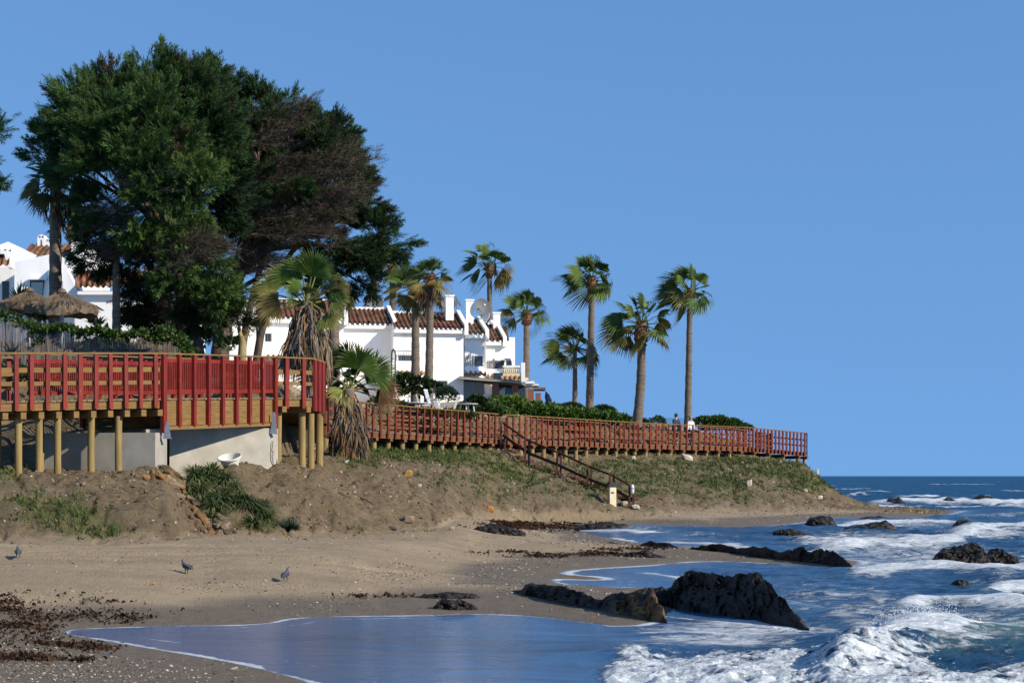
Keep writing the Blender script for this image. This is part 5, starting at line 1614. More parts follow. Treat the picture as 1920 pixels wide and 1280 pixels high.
shrub('flower_bed', 'low mixed border of yellowish plants in front of the white chairs', 'plants', [(760+i*14, 774+i*.8+3*math.sin(i*1.7), 11, 8+3*abs(math.sin(i*2.1)), (i%3)*.6) for i in range(10)] + [(700+i*13, 756+i*1.5, 10, 8) for i in range(5)], 82.5, ls=.13, cols=[(.09, .115, .025), (.055, .095, .022), (.13, .13, .03), (.12, .075, .03)], seed=10, dens=190)
shrub('garden_plants', 'tall dark garden plants round the feet of the two thin palms', 'plants', [(760,716,24,14),(790,722,20,12),(745,730,16,14),(815,730,14,10),(775,738,34,10)], 92, ls=.2, cols=DG + [(.05, .08, .03)], seed=11, dens=150)
shrub('ivy', 'bright green ivy spilling over the top of the cane fence', 'ivy',
      [(x, 612 + (x - 60) * .085 + 3 + 4 * math.sin(x * .09) , 11, 3.6 + 1.6 * math.sin(x * .21)) for x in range(40, 345, 11)] + [(70,630,13,14),(74,645,9,8),(215,634,8,9),(338,648,7,10),(347,655,9,16),(352,668,10,14),(310,622,18,7)], 53.2, ls=.12, cols=[(.075, .135, .022), (.05, .10, .02), (.10, .15, .03)], seed=12, dens=210)
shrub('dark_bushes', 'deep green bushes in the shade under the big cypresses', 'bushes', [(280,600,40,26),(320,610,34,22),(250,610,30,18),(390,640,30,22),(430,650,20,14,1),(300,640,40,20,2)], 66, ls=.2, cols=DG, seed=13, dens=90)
shrub('bank_plants', 'leafy plants growing on the bank under the boardwalk railing', 'plants', [(20,700,26,18),(50,715,22,14),(90,700,18,12),(-20,700,30,22),(120,720,24,10),(170,725,30,8),(230,728,34,8)], 50.3, ls=.16, cols=DG + [(.06, .085, .03)], seed=14, dens=90)

def rosette(mb, c, n, L, w, cols, r, up=.35, droop=.4, bias=(0, 0, 0)):
    for i in range(n):
        az = i * 2.39996; el = r.uniform(-.1, 1.35) if up is None else math.acos(np.clip(r.uniform(-.1, 1), -1, 1)) 
        d = unit(V3(math.cos(az) * math.sin(el + .15), math.sin(az) * math.sin(el + .15), math.cos(el)) + V3(0, 0, up or 0) + np.asarray(bias))
        s = unit(np.cross(d, V3(0, 0, 1)) + 1e-6)
        l = L * r.uniform(.7, 1.15)
        t = np.array([0, .35, .7, 1.0])
        pts = c + d * (l * t)[:, None] + V3(0, 0, -1) * (droop * l * t ** 2.2)[:, None]
        ws = np.array([w * .7, w, w * .7, .002])
        v = np.concatenate([pts - s * ws[:, None], pts + s * ws[:, None]])
        col = np.array(cols[r.integers(len(cols))]) * r.uniform(.75, 1.25)
        mb.add(v, [[0, 1, 5, 4], [1, 2, 6, 5], [2, 3, 7, 6]], col)

def spiky(name, label, cat, lst, Z, cols, w=.035, seed=0, droop=.35, group=None, up=.3):
    r = np.random.default_rng(seed + 700)
    mb = MB(); p0 = P(*lst[0][:2], Z)
    for (px, py, R, n, dz) in lst:
        rosette(mb, P(px, py, Z + dz), n, R * Z / F, w, cols, r, droop=droop, up=up)
    return tag(mb.build(name, M['leaf'], None, loc=p0), label, cat, group)
YG = [(.05, .10, .035), (.07, .125, .035), (.04, .08, .04), (.10, .15, .05)]
gy_ = 'spiky garden yuccas'
spiky('yucca', 'broad yucca with arching leaves under the left straw parasol', 'yucca', [(8,600,52,70,0),(-20,590,50,50,.3),(35,600,34,40,.2)], 55, YG, seed=1, droop=.6, group=gy_, up=.1, w=.045)
spiky('yucca', 'tall thin leaved yucca whose points show above the parasol', 'yucca', [(37, 565, 42, 60, 2)], 60, YG, seed=2, droop=.05, group=gy_)
spiky('yucca', 'yellow green yucca below the front straw parasol', 'yucca', [(80, 600, 38, 60, .3), (60, 590, 30, 40, .4)], 55.5, YG + [(.13, .15, .04)], seed=3, droop=.5, group=gy_, up=.1)
spiky('agave', 'grey agave in front of the cane fence at the left edge', 'agave', [(22, 665, 30, 34, 0)], 51.5, [(.09, .12, .10), (.07, .10, .085)], seed=4, droop=.12, w=.04)
spiky('aloe', 'dark spiky aloe beside the prickly pear', 'aloe', [(183, 612, 30, 40, 0), (170, 606, 20, 20, .2)], 57.5, [(.03, .05, .035), (.04, .065, .045)], seed=5, droop=.2, w=.05)
yc = thing('yucca', 'branched yucca with a pale swollen trunk in front of the white wall', 'yucca', on(454, 64), gy_)
mb = MB(); b_ = on(454, 64, -.2); mb.tube([b_, P(454, 665, 64), P(455, 640, 64), P(456, 630, 64)], [.16, .15, .13, .09], 10); mb.tube([P(455, 640, 64), P(450, 625, 64), P(447, 612, 64)], [.10, .07, .06], 8); mb.tube([P(456, 640, 64), P(463, 625, 64), P(468, 612, 64)], [.10, .07, .06], 8); mb.build('trunk', mat('yucca_bark', (.30, .24, .11), (.20, .16, .08), 6), yc, smooth=True)
mb = MB(); r_ = np.random.default_rng(9)
for a in ((447, 608), (469, 606), (458, 600)): rosette(mb, P(*a, 64), 46, 22 * 64 / F, .03, YG + [(.12, .14, .04)], r_, droop=.45, up=.1)
mb.build('crown', M['leaf'], yc)

pp = thing('prickly_pear', 'dark prickly pear cactus between the parasols and the slim trunk', 'cactus', on(203, 60))
mb = MB(); r_ = np.random.default_rng(4)
def pad(c, ax, R, th=.05):
    s = unit(np.cross(ax, V3(.3, 1, .1))); nn = np.cross(ax, s)
    a = np.linspace(0, 2 * np.pi, 14, endpoint=False)
    o_ = [c + ax * R * (1 - np.cos(t)) * .62 + s * R * .62 * np.sin(t) * (1 + .12 * np.cos(t)) for t in a]
    mb.prism(o_, nn * th, np.array((.045, .075, .055)) * r_.uniform(.7, 1.3))
def grow(c, ax, R, k):
    pad(c, ax, R)
    if k == 0: return
    for _ in range(r_.integers(2, 4)):
        grow(c + ax * R * 1.0 + r_.normal(size=3) * .06, unit(ax + r_.normal(size=3) * V3(.55, .4, .25)), R * .82, k - 1)
for px in (192, 203, 214):
    grow(on(px, 60) + V3(0, 0, .1), unit(V3(r_.normal() * .2, 0, 1)), .36, 3)
mb.build('pads', M['stone'], pp)

# gully vegetation and the bank
def grassy_bush(name, label, cat, lst, cols, seed, w=.010, group=None, droop=.5):
    r = np.random.default_rng(seed)
    mb = MB(); p0 = None
    for (px, py, R, n) in lst:
        g = find_Z(px, py, 30, 70)
        if p0 is None: p0 = g
        rosette(mb, g, n, R * g[1] / F, w, cols, r, droop=droop, up=.25)
    return tag(mb.build(name, M['leaf'], None, loc=p0), label, cat, group)
gw = [(.12, .175, .055), (.16, .205, .075), (.085, .125, .05), (.24, .23, .10), (.10, .15, .08)]
gs = 'wild bushes in the gully'
grassy_bush('gully_bush', 'big tousled green bush in the gully under the footbridge', 'bush', [(365,900,62,323),(395,895,66,340),(345,895,50,204),(420,905,52,255),(375,930,60,289),(410,945,60,289),(395,975,44,187),(350,925,50,204),(425,930,48,204),(385,880,58,204),(400,960,56,204),(440,915,40,153),(370,884,58,221),(350,880,46,170),(402,884,52,204),(380,868,44,102)], gw, 1, w=.015, group=gs)
grassy_bush('gully_bush', 'darker bush below, at the foot of the earth mound', 'bush', [(465,950,52,272),(485,960,54,289),(450,940,46,187),(500,975,44,187),(475,985,44,187),(495,950,40,153)], [(.075, .115, .04), (.10, .145, .05), (.05, .08, .032), (.18, .175, .075)], 2, w=.013, group=gs)
grassy_bush('grey_bush', 'small round blue green bush at the foot of the bank', 'bush', [(543, 990, 27, 260), (535, 992, 22, 120), (555, 992, 22, 120)], [(.07, .115, .085), (.09, .14, .105), (.05, .085, .06)], 3, w=.009, droop=.15)

# grass on the banks: nobody could count it
r_ = np.random.default_rng(77)
flat_m = (grass_m ** 1.2 * GZ ** 1.2).ravel()
flat_m *= (ti.ravel() < 7.2)
pr = flat_m / flat_m.sum()
pick = r_.choice(len(pr), 4200, p=pr)
mb = MB()
base = np.stack([gx.ravel()[pick], gy.ravel()[pick]], 1) + r_.normal(size=(len(pick), 2)) * .07
nb = 7
bb = np.repeat(base, nb, 0) + r_.normal(size=(len(base) * nb, 2)) * .06
zb_ = gz(bb[:, 0], bb[:, 1])
p = np.stack([bb[:, 0], bb[:, 1], zb_ - .01], 1)
d = unit(r_.normal(size=p.shape) * V3(.55, .55, .2) + V3(-.15, 0, .9))
L = r_.uniform(.05, .17, (len(p), 1)) * (.8 + p[:, 1:2] / 110)
s = unit(np.cross(d, r_.normal(size=p.shape))) * (.010 + p[:, 1:2] * .00016)
v = np.stack([p - s, p + s, p + d * L], 1)
gc = np.array([(.07, .12, .025), (.05, .09, .02), (.11, .14, .035), (.15, .14, .05)])[r_.integers(0, 4, len(base))]
mb.add(v.reshape(-1, 3), np.arange(len(p) * 3).reshape(-1, 3), np.repeat(np.repeat(gc, nb, 0) * r_.uniform(.7, 1.2, (len(p), 1)), 3, 0))
tag(mb.build('grass', M['leaf']), 'short green weeds and grass scattered on the brown bank', 'grass', kind='stuff')
# ------------------------------------------------------------------ straw parasols, cane fence
def parasol(label, px, ptop, prim, half, Z, seed):
    r = np.random.default_rng(seed)
    s = Z / F
    top = P(px, ptop, Z); R = half * s; zr = h(prim, Z)
    g = gz(top[0], Z)
    root = thing('straw_parasol', label, 'parasol', V3(top[0], Z, g), 'straw parasols in the garden')
    mb = MB(); mb.tube([V3(top[0], Z, g - .2), V3(top[0], Z, top[2] - .1)], .07, 10); mb.build('pole', M['plastic_white'], root)
    mb = MB(); n = 40
    a = np.linspace(0, 2 * np.pi, n, endpoint=False)
    rows_, H = [], top[2] - zr
    for t, dz in ((.03, .02), (.12, 0), (.3, .0), (.5, .02), (.7, .03), (.88, .02), (1.0, -.02), (1.01, -.16), (.97, -.20), (.9, -.10), (.5, .0), (.05, .0)):
        rr = R * t * (1 + .03 * np.sin(a * 5 + seed) + .02 * r.normal(size=n))
        under = len(rows_) >= 8
        z = zr + H * (1 - min(t, 1) ** .85) + dz - (.10 if under else 0) + r.normal(size=n) * .02 + (.05 * np.sin(a * 3 + seed) if t > .9 else 0) - (r.uniform(0, .16, n) if len(rows_) == 7 else 0)
        rows_.append(np.stack([top[0] + rr * np.cos(a), Z + rr * np.sin(a), z], 1))
    m_ = len(rows_)
    i = np.arange(m_ - 1)[:, None] * n; j = np.arange(n)[None, :]; k = (j + 1) % n
    mb.add(np.concatenate(rows_), np.stack([i + j, i + k, i + n + k, i + n + j], -1).reshape(-1, 4))
    mb.lathe([(0, .10), (.10, .06), (.16, -.04)], top, 12)
    mb.build('thatch', M['thatch'], root)
    mb = MB()
    for k in range(420):
        t = r.uniform(.15, 1.0); az = r.uniform(0, 6.283)
        p = V3(top[0] + R * t * math.cos(az), Z + R * t * math.sin(az), zr + H * (1 - t ** .85) + .03)
        q = V3(top[0] + R * (t + .2) * math.cos(az), Z + R * (t + .2) * math.sin(az), zr + H * (1 - (t + .2) ** .85) + .02 - (.25 * max(0, t + .2 - 1)))
        mb.tube([p, q], .011, 3, cap=False)
    mb.build('straw_fringe', M['thatch'], root)
    return root
parasol('front straw parasol with a ragged drooping brim, beside the tall dark trunk', 116, 546, 575, 66, 56, 3)
parasol('straw parasol half hidden behind the front one', 55, 544, 570, 58, 58.5, 7)

mb = MB(); r_ = np.random.default_rng(12)
f0, f1 = V3(PX(-40, 52.6), 52.6, 0), V3(PX(338, 54.2), 54.2, 0)
nre = 620
for i in range(nre):
    t = i / nre + r_.uniform(-.0006, .0006)
    p = lerp(f0, f1, t) + V3(0, r_.normal() * .015, 0)
    px = 960 + p[0] / p[1] * F
    top = h(np.interp(px, [-60, 30, 100, 170, 220, 300, 340], [604, 606, 613, 621, 629, 635, 637]) + r_.normal() * 2.2 - (r_.uniform() < .05) * 6, p[1])
    tilt = r_.normal() * .025
    c = np.array([(.33, .285, .235), (.25, .21, .17), (.40, .35, .29), (.29, .25, .21), (.15, .12, .10)][r_.integers(5)]) * r_.uniform(.8, 1.15)
    mb.tube([V3(p[0] - tilt, p[1], 4.5), V3(p[0] + tilt, p[1], top)], [.0075, .006], 3, cap=False, col=c)
mb.obox(lerp(f0, f1, .5) + V3(0, .03, 5.1), (f1 - f0) / 2, V3(0, .006, 0), V3(0, 0, .55), (.16, .13, .105))
tag(mb.build('cane_fence', M['cane'], None, loc=V3(f0[0], f0[1], 4.6)), 'weathered grey cane fence behind the boardwalk railing', 'fence')
pt_ = thing('lamp_post', 'thin dark post standing before the white house left of the shaggy palm', 'lamp post', on(482, 70))
mb = MB(); mb.tube([on(482, 70), P(482, 606, 70)], .035, 8); mb.build('post', M['green_metal'], pt_)
mb = MB(); mb.lathe([(.02, 0), (.06, .03), (.07, .1), (.02, .16)], P(482, 607, 70), 10); mb.build('lamp_head', M['green_metal'], pt_)

# ------------------------------------------------------------------ garden: arch, wire fences, chairs, tables, folded parasol
arch = thing('garden_arch', 'thin dark green metal arch beside the small fan palm', 'arch', on(737, 88))
Z = 88
mb = MB()
mb.tube([on(734, Z), P(734.2, 675, Z)] + [P(737.6 - 3.4 * math.cos(t), 668 - 13 * math.sin(t), Z) for t in np.linspace(0, np.pi, 13)] + [P(741, 675, Z), on(741, Z)], .035, 8)
mb.build('arch_frame', M['green_metal'], arch)
mb = MB()
for y in (672, 690, 706, 722, 738): mb.tube([P(734, y, Z), P(741, y, Z)], .016, 6)
mb.build('rungs', M['green_metal'], arch)

def wire_fence(label, pts, hh, step=2.0):
    root = thing('wire_fence', label, 'fence', pts[0])
    tops = []
    for p in pts:
        mb = MB(); mb.tube([p - V3(0, 0, .2), p + V3(0, 0, hh)], .04, 8); mb.build('post', M['green_metal'], root)
    mb = MB()
    for a, b_ in zip(pts[:-1], pts[1:]):
        for k in range(12):
            z = V3(0, 0, hh * (k + .5) / 12); mb.tube([a + z, b_ + z], .006, 3, cap=False)
        L = np.linalg.norm(b_ - a)
        for k in range(int(L / .12)):
            p = lerp(a, b_, (k + .5) / int(L / .12)); mb.tube([p, p + V3(0, 0, hh)], .005, 3, cap=False)
    mb.build('wire_mesh', M['green_metal'], root)
    return root
wire_fence('green wire fence in front of the white plastic chairs', [on(742, 81.6), on(790, 83.4), on(824, 84.6), on(856, 86.0), on(886, 87.6)], 1.15)
wire_fence('thin green wire fence at the edge of the headland behind the walkers', [V3(PX(x, Z), Z, h(803, Z)) for x, Z in ((1190, 104), (1218, 106), (1245, 108), (1270, 109.6), (1300, 111))], .62)

def chair_proto():
    t = thing('garden_chair', 'white plastic garden chair', 'chair', (0, 0, 0))
    def bar(p, q, w=.05, d=.03): mb.beam(V3(*p), V3(*q), w, d, up=(0, 1, 0.01))
    mb = MB(); mb.box((0, 0, .43), (.46, .46, .04)); mb.box((.22, 0, .40), (.03, .46, .07)); mb.build('seat', M['plastic_white'], t)
    mb = MB()
    for y in np.linspace(-.19, .19, 5):
        mb.beam(V3(-.22, y, .45), V3(-.40, y * 1.06, 1.08), .03, .062, up=(0, 1, .01))
    mb.beam(V3(-.40, -.24, 1.08), V3(-.40, .24, 1.08), .035, .07); mb.beam(V3(-.235, -.22, .5), V3(-.235, .22, .5), .03, .06)
    mb.build('backrest', M['plastic_white'], t)
    for x, y, dx in ((.2, -.2, .05), (.2, .2, .05), (-.2, -.2, -.08), (-.2, .2, -.08)):
        mb = MB(); mb.beam(V3(x + dx, y * 1.15, 0), V3(x, y, .42), .05, .05, up=(0, 1, .01)); mb.build('leg', M['plastic_white'], t)
    for y in (-.25, .25):
        mb = MB(); mb.beam(V3(-.30, y, .68), V3(.22, y, .66), .055, .03); mb.beam(V3(.2, y, .42), V3(.2, y, .66), .045, .03, up=(0, 1, 0)); mb.build('armrest', M['plastic_white'], t)
    return t
ch0 = chair_proto()
gch = 'white plastic garden chairs'
CH = [(757, 85.5, .15, 'white plastic chair apart from the others, next to the green arch'), (797, 85.2, .1, 'white plastic chair with its back to the thin palm trunk, left of the table'),
      (813, 86.6, -.3, 'white plastic chair behind the table, second in the row of chairs'), (830, 86.0, .5, 'white plastic chair in front of the dark clipped dome bush'),
      (843, 87.2, 3.0, 'white plastic chair at the right end of the row, turned the other way')]
for i, (px, Z, rz, lab) in enumerate(CH):
    p = on(px, Z)
    if i == 0:
        ch0.location = tuple(p); ch0.rotation_euler = (0, 0, rz); ch0['label'] = lab; ch0['group'] = gch
    else:
        dup(ch0, p, rz, lab, gch)
tp = on(779, 84.6)
tb = thing('garden_table', 'white round garden table with a dark cloth hanging among the plastic chairs', 'table', (0, 0, 0))
mb = MB(); mb.lathe([(0, .74), (.52, .74), (.54, .72), (.52, .70), (0, .70)], (0, 0, 0), 24); mb.build('tabletop', M['plastic_white'], tb)
for a in (.6, 2.2, 3.8, 5.3):
    mb = MB(); mb.tube([V3(.40 * math.cos(a), .40 * math.sin(a), 0), V3(.30 * math.cos(a), .30 * math.sin(a), .70)], .035, 8); mb.build('leg', M['plastic_white'], tb)
tb.location = tuple(tp)
mb = MB(); mb.box((PX(767, 84), 84.35, tp[2] + .42), (.5, .04, .55), rz=.2); mb.box((PX(772, 84), 84.3, tp[2] + .66), (.6, .5, .03), rz=.2)
tag(mb.build('cloth', M['navy_cloth'], None, loc=V3(PX(767, 84), 84.35, tp[2] + .4)), 'dark navy cloth draped beside the white garden table', 'cloth')
dup(tb, on(822, 85.4), .3, 'white round garden table between the row of plastic chairs', 'white garden tables'); tb['group'] = 'white garden tables'
dup(tb, on(876, 91), .8, 'white round garden table standing alone beside the dark upright shrub', 'white garden tables')

fp = P(1030, 768, 112)
fo_ = thing('folded_parasol', 'folded dark blue parasol leaning in the hedge right of the veranda', 'parasol', fp)
mb = MB(); mb.tube([P(1036, 780, 112), P(1024, 732, 112)], .03, 6); mb.tube([P(1041, 772, 112), P(1026, 740, 112)], .02, 6); mb.build('pole', M['plastic_white'], fo_)
mb = MB(); mb.tube([P(1031, 762, 112), P(1029, 752, 112), P(1026, 742, 112), P(1023.5, 734, 112)], [.12, .20, .16, .03], 10); mb.build('canopy', M['navy_cloth'], fo_)

# ------------------------------------------------------------------ two walkers
def skin_mesh(name, verts, edges, radii, mt, parent, root=0, sub=2):
    me = bpy.data.meshes.new(name)
    me.from_pydata([tuple(map(float, v)) for v in verts], edges, [])
    o = bpy.data.objects.new(name, me); C.objects.link(o)
    sk = o.modifiers.new('skin', 'SKIN')
    for i, rr in enumerate(radii):
        me.skin_vertices[0].data[i].radius = (rr, rr) if np.isscalar(rr) else rr
        me.skin_vertices[0].data[i].use_root = i == root
    ss = o.modifiers.new('sub', 'SUBSURF'); ss.levels = sub; ss.render_levels = sub
    dg = bpy.context.evaluated_depsgraph_get(); dg.update()
    m2 = bpy.data.meshes.new_from_object(o.evaluated_get(dg))
    o.modifiers.clear(); o.data = m2
    m2.materials.clear(); m2.materials.append(mt)
    m2.polygons.foreach_set('use_smooth', np.ones(len(m2.polygons), bool))
    if parent is not None: o.parent = parent
    return o

def walker(label, loc, rz, H, shirt, trousers, hair, stride, elbow):
    k = H / 1.72
    t = thing('person', label, 'person', (0, 0, 0))
    s = stride
    # one continuous body, facing +Y
    v = [(0, 0, .95), (0, -.005, 1.12), (0, .0, 1.32), (0, .005, 1.46), (0, .015, 1.53), (0, .02, 1.60), (0, .03, 1.68),
         (.10, 0, .90), (.105, .16 * s, .50), (.10, .10 * s, .09), (.105, .24 * s, .045),
         (-.10, 0, .90), (-.105, -.02 * s, .50), (-.10, -.22 * s, .11), (-.105, -.10 * s, .045),
         (.17, 0, 1.40), (.225, -.04, 1.14), (.20 - elbow, .10, .92), (.19 - elbow, .13, .85), (.19 - elbow, .14, .79),
         (-.17, 0, 1.40), (-.225, -.06, 1.14), (-.21, .04 * s, .90), (-.20, .06 * s, .83), (-.20, .07 * s, .77),
         (0, .09, 1.60)]
    e = [(0, 1), (1, 2), (2, 3), (3, 4), (4, 5), (5, 6), (0, 7), (7, 8), (8, 9), (9, 10), (0, 11), (11, 12), (12, 13), (13, 14), (2, 15), (15, 16), (16, 17), (17, 18), (18, 19), (2, 20), (20, 21), (21, 22), (22, 23), (23, 24), (5, 25)]
    rad = [(.15, .10), (.13, .09), (.16, .10), (.09, .07), .058, (.085, .10), .07, .085, .06, .04, .035, .085, .06, .04, .035, .06, .042, .03, .032, .018, .06, .042, .03, .032, .018, .03]
    skin_mesh('body', v, e, rad, M['skin'], t)
    # face and ears
    mb = MB(); mb.lathe([(0, -.02), (.012, 0), (0, .03)], (0, .118, 1.60), 8); 
    for sx in (-1, 1): mb.box((sx * .082, .02, 1.605), (.02, .035, .06))
    mb.build('face', M['skin'], t)
    # hair
    mb = MB(); n = 14
    pr = [(.104 * math.sin(a), .125 * math.cos(a)) for a in np.linspace(0.05, 2.1, 10)]
    mb.lathe(pr, (0, .008, 1.655), n); mb.build('hair', hair, t, smooth=True)
    sv = [v[0], v[1], v[2], v[3], v[15], v[16], v[20], v[21]]
    if elbow > -1: sv += [v[17], v[22]]
    se = [(0, 1), (1, 2), (2, 3), (2, 4), (4, 5), (2, 6), (6, 7)] + [(5, 8), (7, 9)]
    skin_mesh('shirt', sv, se, [(.175, .125), (.155, .112), (.18, .122), (.095, .08), .078, .06, .078, .06, .047, .047], shirt, t)
    tv = [v[0], v[7], v[8], v[9], v[11], v[12], v[13]]
    skin_mesh('trousers', tv, [(0, 1), (1, 2), (2, 3), (0, 4), (4, 5), (5, 6)], [(.165, .115), .10, .078, .062, .10, .078, .062], trousers, t)
    mb = MB()
    for i in (10, 14):
        x, y, z = v[i]; mb.box((x, y - .05, .05), (.09, .27, .09))
    mb.build('shoes', M['dark_paint'], t)
    t.location = tuple(loc); t.rotation_euler = (0, 0, rz); t.scale = (k,) * 3
    return t
def walk_z(px, Z): return 3.65
walker('person in a dark jacket walking away along the boardwalk behind the railing', V3(PX(1268, 104.0), 104.0, 3.61), .55, 1.80, M['dark_cloth'], M['grey_cloth'], M['hair'], 1.0, .10)
walker('person in a white top walking away, right of the one in the dark jacket', V3(PX(1295, 103.6), 103.6, 3.61), .5, 1.63, M['white_cloth'], M['dark_cloth'], mat('grey_hair', (.25, .22, .19), (.16, .14, .12), 20), 1.0, .06)

# ------------------------------------------------------------------ birds on the sand
def bird(loc, rz, label, group):
    t = thing('pigeon', label, 'bird', (0, 0, 0), group)
    v = [(-.17, 0, .085), (-.10, 0, .115), (0, 0, .145), (.075, 0, .175), (.105, 0, .225), (.115, 0, .258), (.145, 0, .255), (.168, 0, .248), (.0, .03, .10), (.005, .032, .05), (.005, .032, .006), (.035, .034, .005), (.0, -.03, .10), (.005, -.032, .05), (.005, -.032, .006), (.035, -.034, .005)]
    e = [(0, 1), (1, 2), (2, 3), (3, 4), (4, 5), (5, 6), (6, 7), (2, 8), (8, 9), (9, 10), (10, 11), (2, 12), (12, 13), (13, 14), (14, 15)]
    rad = [(.035, .010), (.045, .03), (.062, .058), (.048, .045), .028, .029, .012, .004, .02, .007, .006, .005, .02, .007, .006, .005]
    skin_mesh('body', v, e, rad, M['bird_grey'], t, root=2)
    mb = MB()
    for sy in (-1, 1):
        mb.prism([V3(.07, sy * .055, .17), V3(.02, sy * .066, .185), V3(-.09, sy * .05, .15), V3(-.17, sy * .02, .105), V3(-.08, sy * .058, .10), V3(.03, sy * .066, .115)], V3(0, sy * .008, 0))
    mb.build('wings', M['bird_dark'], t)
    t.location = tuple(loc); t.rotation_euler = (0, 0, rz)
    return t
M['bird_grey'] = mat('bird_grey', (.085, .09, .105), (.06, .062, .075), 18, rough=.6, kind='obj')
M['bird_dark'] = mat('bird_dark', (.05, .052, .062), (.035, .037, .045), 18, rough=.6, kind='obj')
gb = 'pigeons on the beach'
b1 = bird(find_Z(34, 1046, 22, 40), 1.9, 'grey pigeon farthest from the water, near the left edge of the sand', gb)
b1.scale = (.8,) * 3
dup(b1, find_Z(350, 1075, 22, 40), 2.5, 'grey pigeon by the wheel ruts on the dry sand, tail to the right', gb, .8)
dup(b1, find_Z(535, 1090, 22, 40), 1.3, 'grey pigeon nearest the wet sand, seen end on', gb, .8)

# ------------------------------------------------------------------ rocks
m, nt, b = newmat('sea_rock')
vec = coords(nt, (1, 1, 1), 'obj')
n1 = noise(nt, vec, 3.0, 7, .65); n2 = noise(nt, vec, 14, 5, .65)
col = mixc(nt, ramp(nt, n1, [(.35, 0.0), (.65, 1.0)]), (.007, .006, .006), (.022, .018, .015))
col = mixc(nt, ramp(nt, noise(nt, vec, 1.6, 5, .7), [(.60, 0.0), (.72, .7)]), col, (.095, .066, .032))
col = mixc(nt, ramp(nt, n2, [(.62, 0.0), (.74, .75)]), col, (.15, .115, .07))
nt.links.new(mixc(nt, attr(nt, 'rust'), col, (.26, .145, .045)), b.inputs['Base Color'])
b.inputs['Roughness'].default_value = .48
b.inputs['Specular IOR Level'].default_value = .28
bump(nt, mathn(nt, 'ADD', n1, mathn(nt, 'MULTIPLY', n2, .2)), .8, .10, b)
M['rock'] = m

def ico(sub):
    import bmesh
    bm = bmesh.new(); bmesh.ops.create_icosphere(bm, subdivisions=sub, radius=1.0)
    bm.verts.ensure_lookup_table()
    v = np.array([x.co[:] for x in bm.verts]); f = np.array([[x.index for x in ff.verts] for ff in bm.faces])
    bm.free(); return v, f
ICO = {k: ico(k) for k in (1, 2, 3, 5, 6)}

def rock(label, outline, ybase, seed, depth=.7, group='dark sea rocks', Z=None, rust=None, rough=1.0, sub=6, name='rock', mt=None, ends=None):
    """outline: (px, py) along the top silhouette, left to right; stands on the water plane (or ground) at ybase."""
    o_ = np.array(outline, float)
    if Z is None: Z = EYE * F / (ybase - HOR) + .25
    s = Z / F
    x0, x1 = o_[0, 0], o_[-1, 0]
    cx = (x0 + x1) / 2; half = (x1 - x0) / 2 * s
    zb = h(ybase, Z)
    v, f = ICO[sub]; v = v.copy()
    u = np.clip(v[:, 0], -1, 1)
    px = cx + u * (x1 - x0) / 2
    Zc = np.full(len(u), Z)
    if ends:                                   # a rock that lies obliquely: water line at its left and right end
        zl, zr_ = EYE * F / (ends[0] - HOR), EYE * F / (ends[1] - HOR)
        iz = 1 / zl + (1 / zr_ - 1 / zl) * (u + 1) / 2
        Zc = 1 / iz + .25; zb = 0.0
    topz = np.interp(px, o_[:, 0], o_[:, 1])
    topz = EYE + (HOR - topz) * Zc / F - zb
    up = np.clip(v[:, 2], 0, 1)
    rr = np.sqrt(np.maximum(1e-4, 1 - u ** 2))
    pz = np.where(v[:, 2] > 0, topz * (np.clip(v[:, 2] / rr, 0, 1) ** .55), v[:, 2] * .35)
    dep = half * depth * (np.sign(v[:, 1]) * np.abs(v[:, 1]) ** .8)
    p = np.stack([(px - 960) * Zc / F, Zc + dep, zb + pz], 1)
    q = p * V3(1, 1, 1.4)
    sc = max(.25, half * .55)
    nrm = unit(np.stack([v[:, 0] / max(half, .1), v[:, 1] / max(half * depth, .1), v[:, 2] / max(.1, topz.max())], 1))
    d = fbm(q / sc + seed * 9.1, 4, seed) * .30 * sc
    rid = 1 - np.abs(fbm(q / (sc * .55) + V3(.6, 0, .5) * (q[:, :1] / sc) + seed * 3.3, 4, seed + 3))
    d += (rid - .8) * .26 * sc * rough
    d += (np.abs(fbm(q / (sc * .16), 3, seed + 7)) - .25) * .045 * sc * rough
    d -= np.clip(.10 - np.abs(fbm(q / (sc * .45) * V3(1, 1, .6) + seed * 2.2, 3, seed + 9)), 0, 1) * 1.3 * sc * rough
    d += np.round(fbm(q / (sc * .7) + seed, 2, seed + 11) * 5) / 5 * .12 * sc
    p = p + nrm * d[:, None] * np.clip(.35 + topz[:, None] / (sc + .01), .2, 1) * V3(.6, 1, .8)
    mb = MB(); mb.add(p, f)
    ob = mb.build(name, mt or M['rock'], None, smooth=False, loc=V3(PX(cx, Z), Z, zb))
    a = ob.data.attributes.new('rust', 'FLOAT', 'POINT')
    rv = np.zeros(len(p))
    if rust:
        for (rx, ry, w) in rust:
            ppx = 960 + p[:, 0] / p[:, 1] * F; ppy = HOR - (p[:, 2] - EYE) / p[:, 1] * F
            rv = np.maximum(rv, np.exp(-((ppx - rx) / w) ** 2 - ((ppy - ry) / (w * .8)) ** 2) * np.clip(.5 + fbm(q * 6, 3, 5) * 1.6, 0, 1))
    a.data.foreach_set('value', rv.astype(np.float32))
    return tag(ob, label, 'rock', group)

